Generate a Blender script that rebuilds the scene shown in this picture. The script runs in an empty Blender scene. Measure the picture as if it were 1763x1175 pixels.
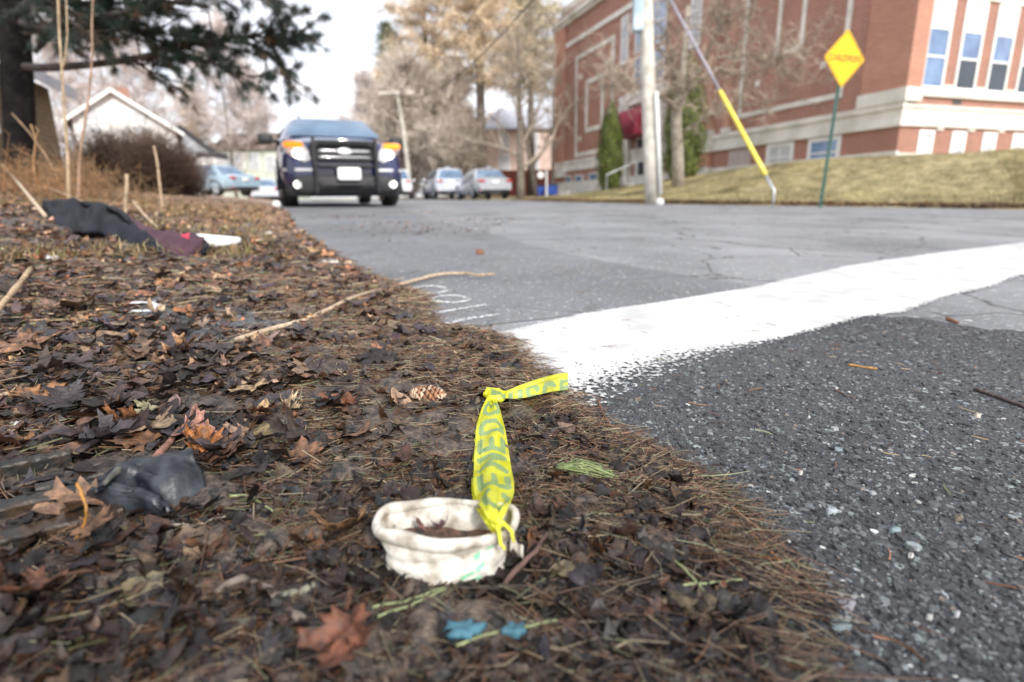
import bpy, math, random
import numpy as np
from mathutils import Vector, Matrix

# ------------------------------------------------------------------ camera, world, sun
sc = bpy.context.scene
C = sc.collection
R_ = math.radians
F = 950.0; PITCH = R_(14); ROLL = R_(-0.9)
cam_data = bpy.data.cameras.new('camera'); cam = bpy.data.objects.new('camera', cam_data); C.objects.link(cam)
CM = Matrix.Rotation(math.pi/2-PITCH, 3, 'X') @ Matrix.Rotation(ROLL, 3, 'Z')
cam.matrix_world = Matrix.Translation((0, 0, .27)) @ CM.to_4x4()
cam_data.sensor_width = 36; cam_data.lens = 36*F/1763
cam_data.clip_start = .01; cam_data.clip_end = 2000
cam_data.dof.use_dof = True; cam_data.dof.focus_distance = .60; cam_data.dof.aperture_fstop = 4.0
sc.camera = cam
sc.view_settings.view_transform = 'Standard'; sc.view_settings.look = 'None'
sc.view_settings.gamma = 1; sc.view_settings.exposure = 1.05
SUN_EL, SUN_AZ = R_(34), R_(155)      # azimuth clockwise from +Y
w = bpy.data.worlds.new('World'); sc.world = w; w.use_nodes = True
nt = w.node_tree; nt.nodes.clear()
def N(nt, t, **k):
    n = nt.nodes.new(t)
    for a, b in k.items(): setattr(n, a, b)
    return n
out = N(nt, 'ShaderNodeOutputWorld'); bg = N(nt, 'ShaderNodeBackground'); bg.inputs[1].default_value = .09
sky = N(nt, 'ShaderNodeTexSky', sky_type='NISHITA', sun_disc=False, sun_elevation=SUN_EL, sun_rotation=SUN_AZ, dust_density=2.0, ozone_density=2.0)
tc = N(nt, 'ShaderNodeTexCoord'); mp = N(nt, 'ShaderNodeMapping'); mp.inputs['Scale'].default_value = (1.6, 1.6, 4.2); mp.inputs['Location'].default_value = (.3, .1, .2)
nz = N(nt, 'ShaderNodeTexNoise'); nz.inputs['Scale'].default_value = 1.6; nz.inputs['Detail'].default_value = 6; nz.inputs['Roughness'].default_value = .55
rp = N(nt, 'ShaderNodeValToRGB'); rp.color_ramp.elements[0].position = .36; rp.color_ramp.elements[1].position = .56
rp.color_ramp.elements[0].color = (.45, .45, .45, 1)
mx = N(nt, 'ShaderNodeMixRGB'); mx.inputs[2].default_value = (8.3, 8.4, 8.9, 1)
nt.links.new(tc.outputs['Generated'], mp.inputs[0]); nt.links.new(mp.outputs[0], nz.inputs['Vector']); nt.links.new(nz.outputs[0], rp.inputs[0])
nt.links.new(rp.outputs[0], mx.inputs[0]); nt.links.new(sky.outputs[0], mx.inputs[1]); nt.links.new(mx.outputs[0], bg.inputs[0]); nt.links.new(bg.outputs[0], out.inputs[0])
sd = bpy.data.lights.new('sun', 'SUN'); sd.energy = 2.0; sd.angle = R_(8); sd.color = (1, .96, .90)
so = bpy.data.objects.new('sun', sd); C.objects.link(so)
sv = Vector((math.sin(SUN_AZ)*math.cos(SUN_EL), math.cos(SUN_AZ)*math.cos(SUN_EL), math.sin(SUN_EL)))
so.rotation_euler = sv.to_track_quat('Z', 'Y').to_euler(); so.location = (5, -10, 12)

rng = np.random.default_rng(7); random.seed(7)
CMn = np.array(CM); CAMP = np.array([0, 0, .27])

# ------------------------------------------------------------------ terrain functions
LEFT_EDGE = np.array([(.4, -3), (.17, -.5), (.167, .255), (.18, .34), (.166, .453), (.128, .52), (.077, .59), (.039, .745), (-.012, .957), (-.09, 1.03), (-.158, 1.04),
    (-.19, 1.2), (-.237, 1.39), (-.42, 1.67), (-.6, 2.0), (-.9, 2.65), (-1.3, 3.5), (-2.37, 6.1), (-3.07, 7.7), (-4.9, 11.5), (-8.2, 20), (-14, 34), (-26, 60), (-60, 130)], float)
RIGHT_EDGE = np.array([(90, -18), (40, -3), (20, 3.4), (12, 6.4), (9, 7.7), (7.7, 8.5), (6.6, 10.0), (5.1, 11.5), (3.4, 13.2), (2.0, 17), (.95, 23), (.0, 29), (-4, 42), (-14, 65), (-45, 130)], float)
def G(x, y):
    x = np.clip(x, -8, 14)
    return np.where(np.asarray(y) > 0, .01*np.asarray(y)+.15*(1-np.exp(-np.maximum(y, 0)/7)), .0314*np.asarray(y))-.017*x
def pdist(x, y, poly):
    x = np.asarray(x, float); y = np.asarray(y, float); best = np.full(x.shape, 1e9)
    for a, b in zip(poly[:-1], poly[1:]):
        d = b-a; L = d@d
        t = np.clip(((x-a[0])*d[0]+(y-a[1])*d[1])/L, 0, 1)
        best = np.minimum(best, np.hypot(x-a[0]-t*d[0], y-a[1]-t*d[1]))
    return best
def leftd(x, y):    # signed distance into the left bank
    x = np.asarray(x, float); y = np.asarray(y, float)
    ex = np.interp(y, LEFT_EDGE[:, 1], LEFT_EDGE[:, 0])
    return np.where(x < ex, 1, -1)*pdist(x, y, LEFT_EDGE)
def rightd(x, y):
    x = np.asarray(x, float); y = np.asarray(y, float)
    r = RIGHT_EDGE[::-1]
    ey = np.interp(x, r[:, 0], r[:, 1])
    return np.where(y > ey, 1, -1)*pdist(x, y, RIGHT_EDGE)
def vnoise(x, y, s, seed=0):     # smooth value noise
    x = np.asarray(x, float)/s; y = np.asarray(y, float)/s
    xi = np.floor(x).astype(int); yi = np.floor(y).astype(int); fx = x-xi; fy = y-yi
    fx = fx*fx*(3-2*fx); fy = fy*fy*(3-2*fy)
    def h(a, b):
        n = (a*374761393+b*668265263+seed*1442695041) & 0x7fffffff
        n = ((n ^ (n >> 13))*1274126177) & 0x7fffffff
        return ((n ^ (n >> 16)) & 0xffff)/65535.
    return (h(xi, yi)*(1-fx)+h(xi+1, yi)*fx)*(1-fy)+(h(xi, yi+1)*(1-fx)+h(xi+1, yi+1)*fx)*fy
def sstep(a, b, x):
    t = np.clip((x-a)/(b-a), 0, 1); return t*t*(3-2*t)
def bank(x, y):
    d = np.maximum(leftd(x, y), 0)
    f = np.interp(y, [-1, .6, 2.2, 200], [.1, .15, 1, 1])
    far = np.interp(y, [0, 8, 14, 200], [1, 1, .8, .8])
    return f*far*np.interp(d, [0, 1, 2.6, 4, 8, 300], [0, .1, .27, .40, .45, .45])+.012*sstep(0, .035, d)+.02*sstep(.02, .4, d)*f
def lawn(x, y):
    d = np.maximum(rightd(x, y), 0)
    H = np.interp(y, [-60, 8, 16.5, 24.7, 39, 200], [1.45, 1.4, 1.27, .88, .26, .26])
    return H*np.interp(d, [0, .15, .5, 2.4, 5.5, 7.5, 300], [0, .03, .07, .2, .86, 1, 1])
def T(x, y): return G(x, y)+bank(x, y)+lawn(x, y)
def T1(x, y): return float(T(np.array([x]), np.array([y]))[0])
def G1(x, y): return float(G(np.array(x), np.array(y)))
def ray(px, py):
    d = CMn@np.array([(px-881.5)/F, -(py-587.5)/F, -1.]); return d/np.linalg.norm(d)
def P(px, py, Y):           # world point seen at photo pixel, at distance Y
    d = ray(px, py); return CAMP+d*(Y/d[1])
def onT(px, py, off=0):     # world point where that line of sight meets the terrain
    d = ray(px, py); ts = .05*1.012**np.arange(700); p = CAMP+ts[:, None]*d
    below = p[:, 2] < T(p[:, 0], p[:, 1])+off
    i = int(np.argmax(below)) if below.any() else 600
    lo, hi = ts[max(i-1, 0)], ts[i]
    for _ in range(14):
        m = (lo+hi)/2; q = CAMP+d*m
        if q[2] < T1(q[0], q[1])+off: hi = m
        else: lo = m
    return CAMP+d*lo

# ------------------------------------------------------------------ mesh building
class MB:
    def __init__(s): s.v = []; s.f = []; s.c = []; s.m = []; s.n = 0
    def add(s, v, f, col=(1, 1, 1), mi=0):
        v = np.asarray(v, float).reshape(-1, 3)
        s.v.append(v)
        if isinstance(f, np.ndarray): s.f.append((f+s.n)); s.m.append(np.full(len(f), mi) if np.isscalar(mi) else np.asarray(mi))
        else:
            by = {}
            for q in f: by.setdefault(len(q), []).append(q)
            for k, qs in by.items():
                a = np.array(qs, int)+s.n; s.f.append(a); s.m.append(np.full(len(a), mi))
        c = np.asarray(col, float)
        if c.ndim == 1: c = np.tile(c[:3], (len(v), 1))
        s.c.append(c); s.n += len(v); return s
    def build(s, name, mats, parent=None, origin=(0, 0, 0), smooth=False, col=True):
        me = bpy.data.meshes.new(name)
        if s.n:
            V = np.concatenate(s.v)-np.array(origin, float)
            me.vertices.add(len(V)); me.vertices.foreach_set('co', V.ravel())
            li = np.concatenate([a.ravel() for a in s.f]); tot = np.concatenate([np.full(len(a), a.shape[1]) for a in s.f])
            st = np.concatenate([[0], np.cumsum(tot)[:-1]])
            me.loops.add(len(li)); me.loops.foreach_set('vertex_index', li.astype(np.int32))
            me.polygons.add(len(tot)); me.polygons.foreach_set('loop_start', st.astype(np.int32))
            me.polygons.foreach_set('material_index', np.concatenate(s.m).astype(np.int32))
            me.update(calc_edges=True)
            me.polygons.foreach_set('use_smooth', np.full(len(tot), smooth))
            if col:
                at = me.attributes.new('Col', 'FLOAT_COLOR', 'POINT'); cc = np.ones((len(V), 4)); cc[:, :3] = np.concatenate(s.c)
                at.data.foreach_set('color', cc.ravel())
            me.validate()
        for m in (mats if isinstance(mats, (list, tuple)) else [mats]): me.materials.append(m)
        o = bpy.data.objects.new(name, me); C.objects.link(o)
        if parent is not None: o.parent = parent
        return o
    # shapes
    def box(s, a, b, **k):
        x0, y0, z0 = a; x1, y1, z1 = b
        return s.add([(x0,y0,z0),(x1,y0,z0),(x1,y1,z0),(x0,y1,z0),(x0,y0,z1),(x1,y0,z1),(x1,y1,z1),(x0,y1,z1)],
                     [(0,3,2,1),(4,5,6,7),(0,1,5,4),(1,2,6,5),(2,3,7,6),(3,0,4,7)], **k)
    def tube(s, pts, rad, k=8, cap=True, **kw):
        pts = np.asarray(pts, float); n = len(pts); rad = np.broadcast_to(np.asarray(rad, float), (n,))
        T_ = np.gradient(pts, axis=0); T_ /= np.linalg.norm(T_, axis=1)[:, None]+1e-12
        u = np.cross(T_[0], (0, 0, 1.)); 
        if np.linalg.norm(u) < .1: u = np.cross(T_[0], (1., 0, 0))
        u /= np.linalg.norm(u); V = []
        an = np.arange(k)*2*math.pi/k
        for i in range(n):
            u = u-T_[i]*(u@T_[i]); u /= np.linalg.norm(u)+1e-12; v = np.cross(T_[i], u)
            V.append(pts[i]+rad[i]*(np.cos(an)[:, None]*u+np.sin(an)[:, None]*v))
        f = [(i*k+j, i*k+(j+1) % k, (i+1)*k+(j+1) % k, (i+1)*k+j) for i in range(n-1) for j in range(k)]
        if cap: f += [tuple(range(k-1, -1, -1)), tuple((n-1)*k+j for j in range(k))]
        return s.add(np.concatenate(V), f, **kw)
    def tubes(s, Pn, Rn, k=3, col=(1, 1, 1)):      # many thin tubes at once: Pn (N,m,3), Rn (N,m)
        N_, m, _ = Pn.shape
        T_ = Pn[:, -1]-Pn[:, 0]; T_ /= np.linalg.norm(T_, axis=1)[:, None]+1e-12
        ref = np.where(np.abs(T_[:, 2:3]) < .9, np.array([[0, 0, 1.]]), np.array([[1., 0, 0]]))
        U = np.cross(T_, ref); U /= np.linalg.norm(U, axis=1)[:, None]+1e-12; W = np.cross(T_, U)
        an = np.arange(k)*2*math.pi/k
        ring = np.cos(an)[None, :, None]*U[:, None]+np.sin(an)[None, :, None]*W[:, None]     # N,k,3
        V = Pn[:, :, None, :]+Rn[:, :, None, None]*ring[:, None]
        base = np.array([(i*k+j, i*k+(j+1) % k, (i+1)*k+(j+1) % k, (i+1)*k+j) for i in range(m-1) for j in range(k)])
        f = (base[None]+(np.arange(N_)*m*k)[:, None, None]).reshape(-1, 4)
        c = np.asarray(col, float)
        if c.ndim == 2: c = np.repeat(np.broadcast_to(c, (N_, 3)), m*k, axis=0)
        return s.add(V.reshape(-1, 3), f, col=c)
    def grid(s, Pg, col=(1, 1, 1), mi=0, closed=False):      # Pg (a,b,3)
        a, b, _ = Pg.shape; i, j = np.meshgrid(np.arange(a-1), np.arange(b if closed else b-1), indexing='ij')
        j2 = (j+1) % b
        f = np.stack([i*b+j, i*b+j2, (i+1)*b+j2, (i+1)*b+j], -1).reshape(-1, 4)
        c = np.asarray(col, float)
        if c.ndim == 3: c = c.reshape(-1, 3)
        return s.add(Pg.reshape(-1, 3), f, col=c, mi=mi)
    def prism(s, poly, z0, z1, axis='z', **k):   # poly 2-d, extruded
        p = np.asarray(poly, float); n = len(p)
        def mk(z): 
            o = np.zeros((n, 3)); zz = np.full(n, z)
            if axis == 'z': o = np.c_[p, zz]
            if axis == 'y': o = np.c_[p[:, 0], zz, p[:, 1]]
            if axis == 'x': o = np.c_[zz, p]
            return o
        V = np.r_[mk(z0), mk(z1)]
        return s.add(V, [tuple(range(n-1, -1, -1)), tuple(range(n, 2*n))]+[(i, (i+1) % n, n+(i+1) % n, n+i) for i in range(n)], **k)

def tag(o, label=None, cat=None, group=None, kind=None):
    if label: o['label'] = label
    if cat: o['category'] = cat
    if group: o['group'] = group
    if kind: o['kind'] = kind
    return o
def empty(name, loc=(0, 0, 0), label=None, cat=None, group=None, rot=(0, 0, 0)):
    o = bpy.data.objects.new(name, None); C.objects.link(o); o.location = loc; o.rotation_euler = rot; o.empty_display_size = .1
    return tag(o, label, cat, group)
def copy_thing(src, loc=None, rot=None, label=None, scale=None):
    r = src.copy(); C.objects.link(r)
    for ch in src.children:
        c = ch.copy(); C.objects.link(c); c.parent = r
        for g in ch.children:
            d = g.copy(); C.objects.link(d); d.parent = c
    if loc is not None: r.location = loc
    if rot is not None: r.rotation_euler = rot
    if scale is not None: r.scale = scale
    if label: r['label'] = label
    return r

# ------------------------------------------------------------------ materials
def mat(name, c1, c2=None, scale=8., rough=.7, bump=0., bscale=None, attr=False, metal=0., spec=.5, emit=None, detail=5, translucent=0, contrast=(.35, .65), coat=0, bdist=.002, rvar=0):
    m = bpy.data.materials.new(name); m.use_nodes = True; t = m.node_tree; b = t.nodes['Principled BSDF']
    b.inputs['Roughness'].default_value = rough; b.inputs['Metallic'].default_value = metal; b.inputs['Specular IOR Level'].default_value = spec
    b.inputs['Coat Weight'].default_value = coat; b.inputs['Coat Roughness'].default_value = .05
    tcn = N(t, 'ShaderNodeTexCoord'); src = None
    if c2 is not None or bump or rvar:
        nn = N(t, 'ShaderNodeTexNoise'); nn.inputs['Scale'].default_value = scale; nn.inputs['Detail'].default_value = detail
        t.links.new(tcn.outputs['Object'], nn.inputs['Vector'])
    if c2 is not None:
        r = N(t, 'ShaderNodeValToRGB'); r.color_ramp.elements[0].position, r.color_ramp.elements[1].position = contrast
        r.color_ramp.elements[0].color = (*c1, 1); r.color_ramp.elements[1].color = (*c2, 1)
        t.links.new(nn.outputs[0], r.inputs[0]); src = r.outputs[0]
    else:
        rgb = N(t, 'ShaderNodeRGB'); rgb.outputs[0].default_value = (*c1, 1); src = rgb.outputs[0]
    if attr:
        a = N(t, 'ShaderNodeAttribute', attribute_name='Col'); mm = N(t, 'ShaderNodeMixRGB', blend_type='MULTIPLY'); mm.inputs[0].default_value = 1
        t.links.new(src, mm.inputs[1]); t.links.new(a.outputs['Color'], mm.inputs[2]); src = mm.outputs[0]
    t.links.new(src, b.inputs['Base Color'])
    if rvar:
        mr = N(t, 'ShaderNodeMapRange'); mr.inputs[3].default_value = rough-rvar; mr.inputs[4].default_value = rough+rvar
        t.links.new(nn.outputs[0], mr.inputs[0]); t.links.new(mr.outputs[0], b.inputs['Roughness'])
    if bump:
        bn = N(t, 'ShaderNodeTexNoise'); bn.inputs['Scale'].default_value = bscale or scale*4; bn.inputs['Detail'].default_value = 5
        t.links.new(tcn.outputs['Object'], bn.inputs['Vector'])
        bp = N(t, 'ShaderNodeBump'); bp.inputs['Strength'].default_value = bump; bp.inputs['Distance'].default_value = bdist
        t.links.new(bn.outputs[0], bp.inputs['Height']); t.links.new(bp.outputs[0], b.inputs['Normal'])
    if emit: b.inputs['Emission Color'].default_value = (*emit[:3], 1); b.inputs['Emission Strength'].default_value = emit[3]
    if translucent:
        tr = N(t, 'ShaderNodeBsdfTranslucent'); ms = N(t, 'ShaderNodeMixShader'); ms.inputs[0].default_value = translucent
        t.links.new(src, tr.inputs[0]); t.links.new(b.outputs[0], ms.inputs[1]); t.links.new(tr.outputs[0], ms.inputs[2])
        t.links.new(ms.outputs[0], t.nodes['Material Output'].inputs[0])
    return m

def asphalt_mat(name, dark, light, stone_a, stone_b, sscale, samount, crack=0., bump=.6, rough=.75):
    m = bpy.data.materials.new(name); m.use_nodes = True; t = m.node_tree; b = t.nodes['Principled BSDF']; L = t.links.new
    tcn = N(t, 'ShaderNodeTexCoord'); o = tcn.outputs['Object']
    wn = N(t, 'ShaderNodeTexNoise'); wn.inputs['Scale'].default_value = sscale*.9; wn.inputs['Detail'].default_value = 2; L(o, wn.inputs['Vector'])
    sc_ = N(t, 'ShaderNodeVectorMath', operation='SCALE'); sc_.inputs['Scale'].default_value = .9/sscale; L(wn.outputs['Color'], sc_.inputs[0])
    ad = N(t, 'ShaderNodeVectorMath', operation='ADD'); L(o, ad.inputs[0]); L(sc_.outputs[0], ad.inputs[1])
    def vor(scale, feat='F1'):
        v = N(t, 'ShaderNodeTexVoronoi', feature=feat); v.inputs['Scale'].default_value = scale; L(ad.outputs[0], v.inputs['Vector']); return v
    v1, v2 = vor(sscale), vor(sscale*2.3)
    big = N(t, 'ShaderNodeTexNoise'); big.inputs['Scale'].default_value = 1.3; big.inputs['Detail'].default_value = 6; L(o, big.inputs['Vector'])
    r = N(t, 'ShaderNodeValToRGB'); r.color_ramp.elements[0].position = .3; r.color_ramp.elements[1].position = .7
    r.color_ramp.elements[0].color = (*dark, 1); r.color_ramp.elements[1].color = (*light, 1); L(big.outputs[0], r.inputs[0])
    def stones(v, thr, col_prev, amt):
        sp = N(t, 'ShaderNodeSeparateColor'); L(v.outputs['Color'], sp.inputs[0])
        rr = N(t, 'ShaderNodeValToRGB'); e = rr.color_ramp.elements; e[0].position = 0; e[0].color = (*stone_a, 1); e[1].position = 1; e[1].color = (*stone_b, 1)
        e.new(.55).color = tuple(.5*np.array(stone_a)+.3*np.array(stone_b))+(1,)
        L(sp.outputs[0], rr.inputs[0])
        gt = N(t, 'ShaderNodeMath', operation='LESS_THAN'); gt.inputs[1].default_value = thr; L(v.outputs['Distance'], gt.inputs[0])
        g2 = N(t, 'ShaderNodeMath', operation='LESS_THAN'); g2.inputs[1].default_value = amt; L(sp.outputs[1], g2.inputs[0])
        mu = N(t, 'ShaderNodeMath', operation='MULTIPLY'); L(gt.outputs[0], mu.inputs[0]); L(g2.outputs[0], mu.inputs[1])
        mi = N(t, 'ShaderNodeMixRGB'); L(mu.outputs[0], mi.inputs[0]); L(col_prev, mi.inputs[1]); L(rr.outputs[0], mi.inputs[2]); return mi.outputs[0], mu
    c, _ = stones(v2, .38, r.outputs[0], samount); c, m1 = stones(v1, .36, c, samount*.7)
    last = c
    if crack:
        for cs, wid in ((.55, .012), (2.2, .016)):
            cn = N(t, 'ShaderNodeTexNoise'); cn.inputs['Scale'].default_value = 3; cn.inputs['Detail'].default_value = 8; L(o, cn.inputs['Vector'])
            s2 = N(t, 'ShaderNodeVectorMath', operation='SCALE'); s2.inputs['Scale'].default_value = .45/cs**.5; L(cn.outputs['Color'], s2.inputs[0])
            a2 = N(t, 'ShaderNodeVectorMath', operation='ADD'); L(o, a2.inputs[0]); L(s2.outputs[0], a2.inputs[1])
            cv = N(t, 'ShaderNodeTexVoronoi', feature='DISTANCE_TO_EDGE'); cv.inputs['Scale'].default_value = cs; L(a2.outputs[0], cv.inputs['Vector'])
            mr = N(t, 'ShaderNodeMapRange'); mr.inputs[1].default_value = 0; mr.inputs[2].default_value = wid; mr.inputs[3].default_value = crack; mr.inputs[4].default_value = 0
            L(cv.outputs['Distance'], mr.inputs[0])
            mk = N(t, 'ShaderNodeMath', operation='MULTIPLY'); L(mr.outputs[0], mk.inputs[0]); L(big.outputs[0], mk.inputs[1])
            mi = N(t, 'ShaderNodeMixRGB'); mi.inputs[2].default_value = (.012, .012, .013, 1); L(mk.outputs[0], mi.inputs[0]); L(last, mi.inputs[1]); last = mi.outputs[0]
    L(last, b.inputs['Base Color']); b.inputs['Roughness'].default_value = rough; b.inputs['Specular IOR Level'].default_value = .45
    inv = N(t, 'ShaderNodeMath', operation='SUBTRACT'); inv.inputs[0].default_value = 1; L(v2.outputs['Distance'], inv.inputs[1])
    hh = N(t, 'ShaderNodeMath', operation='ADD'); L(inv.outputs[0], hh.inputs[0]); L(m1.outputs[0], hh.inputs[1])
    bp = N(t, 'ShaderNodeBump'); bp.inputs['Strength'].default_value = bump; bp.inputs['Distance'].default_value = .0025; L(hh.outputs[0], bp.inputs['Height']); L(bp.outputs[0], b.inputs['Normal'])
    return m

def brick_mat(name, a, b_, mortar, w_=.2, h_=.068):
    m = bpy.data.materials.new(name); m.use_nodes = True; t = m.node_tree; b = t.nodes['Principled BSDF']; L = t.links.new
    tcn = N(t, 'ShaderNodeTexCoord'); s = N(t, 'ShaderNodeSeparateXYZ'); L(tcn.outputs['Object'], s.inputs[0])
    ad = N(t, 'ShaderNodeMath', operation='ADD'); L(s.outputs[0], ad.inputs[0]); L(s.outputs[1], ad.inputs[1])
    cb = N(t, 'ShaderNodeCombineXYZ'); L(ad.outputs[0], cb.inputs[0]); L(s.outputs[2], cb.inputs[1])
    br = N(t, 'ShaderNodeTexBrick'); br.inputs['Scale'].default_value = 1; br.inputs['Brick Width'].default_value = w_; br.inputs['Row Height'].default_value = h_
    br.inputs['Mortar Size'].default_value = .010; br.inputs['Color1'].default_value = (*a, 1); br.inputs['Color2'].default_value = (*b_, 1); br.inputs['Mortar'].default_value = (*mortar, 1)
    L(cb.outputs[0], br.inputs['Vector'])
    nn = N(t, 'ShaderNodeTexNoise'); nn.inputs['Scale'].default_value = .9; nn.inputs['Detail'].default_value = 6; L(tcn.outputs['Object'], nn.inputs['Vector'])
    mr = N(t, 'ShaderNodeMapRange'); mr.inputs[3].default_value = .7; mr.inputs[4].default_value = 1.25; L(nn.outputs[0], mr.inputs[0])
    mm = N(t, 'ShaderNodeMixRGB', blend_type='MULTIPLY'); mm.inputs[0].default_value = 1; L(br.outputs[0], mm.inputs[1]); L(mr.outputs[0], mm.inputs[2])
    L(mm.outputs[0], b.inputs['Base Color']); b.inputs['Roughness'].default_value = .85
    return m

M = {}
M['soil'] = mat('soil', (.012, .010, .009), (.12, .088, .066), 130, .42, 1.0, 300, attr=True, bdist=.004)
M['earth'] = mat('earth', (.10, .08, .045), (.2, .16, .085), 2, .95)
M['road_old'] = asphalt_mat('road_old', (.13, .135, .143), (.28, .285, .30), (.13, .135, .14), (.45, .45, .45), 60, .5, crack=1.7, bump=.35)
M['road_new'] = asphalt_mat('road_new', (.10, .105, .112), (.20, .205, .215), (.09, .095, .10), (.45, .46, .47), 85, .5, crack=.5, bump=.45)
M['road_coarse'] = asphalt_mat('road_coarse', (.022, .023, .026), (.075, .078, .085), (.035, .04, .045), (.26, .29, .30), 90, .6, bump=1.0, rough=.6)
M['stone_chip'] = mat('stone_chip', (.8, .8, .8), (1.2, 1.2, 1.2), 300, .55, attr=True)
M['leaf'] = mat('leaf_dry', (.45, .45, .47), (1.45, 1.38, 1.3), 170, .50, .8, 260, attr=True, translucent=.08, bdist=.0015, spec=.4, detail=8, rvar=.16)
M['needle'] = mat('needle', (.8, .8, .8), (1.2, 1.2, 1.2), 50, .45, attr=True)
M['grass'] = mat('grass_blade', (.8, .8, .8), (1.2, 1.2, 1.2), 8, .7, attr=True, translucent=.2)
M['lawn'] = mat('lawn', (.17, .145, .06), (.42, .35, .19), 3.5, .95, .8, 40, detail=9, bdist=.03)
M['twig'] = mat('twig_bark', (.7, .7, .7), (1.3, 1.3, 1.3), 90, .75, .6, 250, attr=True)
M['bark'] = mat('bark', (.10, .085, .07), (.24, .2, .16), 7, .9, .9, 30, bdist=.02)
M['bark_pale'] = mat('bark_pale', (.24, .21, .17), (.42, .37, .3), 7, .9, .7, 30, bdist=.01)
M['bark_dark'] = mat('bark_dark', (.005, .004, .005), (.017, .014, .014), 6, .95, 1, 20, bdist=.03, spec=.15)
M['twigs_brown'] = mat('twigs_brown', (.8, .8, .8), (1.2, 1.2, 1.2), 1, .9, attr=True)
M['pine_needles'] = mat('pine_needles', (.7, .7, .7), (1.3, 1.3, 1.3), 2, .6, attr=True)
M['brick'] = brick_mat('red_brick', (.34, .10, .058), (.24, .068, .040), (.5, .38, .31))
M['brick_orange'] = brick_mat('orange_brick', (.52, .22, .14), (.43, .17, .105), (.42, .3, .24))
M['limestone'] = mat('limestone', (.58, .555, .49), (.78, .75, .69), 1.5, .85, .2, 20)
M['white_trim'] = mat('white_trim', (.72, .72, .7), (.82, .82, .8), 3, .5)
M['glass'] = mat('window_glass', (.06, .12, .26), (.16, .26, .45), 1.5, .04, spec=1, coat=1)  # blue sky reflection is put into the base colour
M['glass_dark'] = mat('dark_glass', (.02, .03, .04), (.04, .05, .07), 1, .05, spec=.8)
M['blind'] = mat('window_blind', (.45, .46, .48), (.55, .56, .58), 3, .7)
M['awning'] = mat('awning', (.20, .01, .03), (.28, .02, .05), 3, .7)
M['roof_dark'] = mat('roof_dark', (.05, .05, .055), (.09, .09, .1), 3, .9)
M['roof_brown'] = mat('roof_brown', (.14, .10, .08), (.22, .17, .13), 3, .9)
M['paint_white'] = mat('paint_white_wall', (.74, .74, .72), (.82, .82, .8), 2, .7)
M['tan_shingle'] = brick_mat('tan_shingle', (.24, .18, .10), (.17, .125, .07), (.07, .05, .03), .25, .13)
M['pink_wall'] = mat('pink_wall', (.6, .44, .38), (.7, .55, .48), 2, .8)
M['green_wall'] = mat('pale_green_wall', (.5, .54, .45), (.6, .64, .55), 2, .8)
M['grey_wall'] = mat('grey_wall', (.35, .36, .4), (.45, .46, .5), 2, .8)
M['pole_wood'] = mat('pole_wood', (.46, .43, .37), (.70, .66, .58), 5, .85, .5, 30)
M['galv'] = mat('galvanised', (.4, .42, .44), (.6, .62, .64), 12, .45, metal=.6)
M['yellow_plastic'] = mat('yellow_plastic', (.80, .62, .06), (.90, .74, .14), 5, .45)
M['sign_yellow'] = mat('sign_yellow', (.90, .50, .004), (.95, .56, .008), 6, .4)
M['sign_black'] = mat('sign_black', (.02, .02, .02), (.05, .04, .03), 6, .5)
M['post_green'] = mat('post_green', (.05, .12, .10), (.09, .18, .15), 12, .6, bump=.2)
M['navy'] = mat('navy_paint', (.006, .013, .075), (.009, .018, .10), 3, .25, coat=1)
M['car_trim'] = mat('car_trim', (.012, .012, .014), (.03, .03, .033), 9, .6)
M['car_glass'] = mat('car_glass', (.03, .08, .15), (.10, .19, .30), 1.5, .03, spec=1, coat=1)  # bluish base colour carries part of the sky reflection
M['chrome'] = mat('chrome', (.6, .62, .65), (.75, .76, .78), 12, .15, metal=1)
M['rubber'] = mat('tyre_rubber', (.015, .015, .016), (.04, .038, .036), 15, .85)
M['lamp_white'] = mat('lamp_white', (1, 1, .95), emit=(1, .95, .82, 3.5))
M['lamp_fog'] = mat('lamp_fog', (1, 1, .95), emit=(1, .97, .9, 1.1))
M['lamp_amber'] = mat('lamp_amber', (.9, .25, .01), emit=(1, .20, .005, .75))
M['lens_clear'] = mat('lens_clear', (.35, .36, .38), (.6, .6, .62), 30, .08, spec=1)
M['lens_red'] = mat('lens_red', (.35, .01, .015), (.5, .02, .02), 20, .15, coat=1)
M['plate_white'] = mat('plate_white', (.75, .76, .78), (.85, .85, .86), 6, .4)
M['plate_blue'] = mat('plate_blue', (.05, .12, .4), (.1, .2, .5), 6, .4)
M['stripe'] = mat('reflective_stripe', (.65, .66, .7), (.8, .8, .82), 9, .25)
M['cedar'] = mat('cedar_foliage', (.7, .7, .7), (1.3, 1.3, 1.3), 3, .7, attr=True)

# ------------------------------------------------------------------ ground, road, lawn, bank
def sheet(name, xs, ys, zoff, m, kind='structure', keep=None, fn=T):
    X, Y = np.meshgrid(xs, ys, indexing='ij'); Z = fn(X.ravel(), Y.ravel()).reshape(X.shape)+(zoff(X, Y) if callable(zoff) else zoff)
    b = MB(); b.grid(np.stack([X, Y, Z], -1)); o = b.build(name, m, smooth=True); tag(o, kind=kind); return o
def nonuni(a, b, c, n, m):     # dense in [a,b], growing outside to +-c
    g = np.geomspace(1, 1+c, m)-1
    return np.concatenate([(a-g[1:])[::-1], np.linspace(a, b, n), b+g[1:]])
sheet('ground', nonuni(-14, 16, 500, 121, 40), nonuni(-4, 44, 500, 161, 40), lambda X, Y: -.06-.05*((leftd(X.ravel(), Y.ravel()) < -.3) & (rightd(X.ravel(), Y.ravel()) < -.3)).reshape(X.shape), M['earth'])

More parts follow.
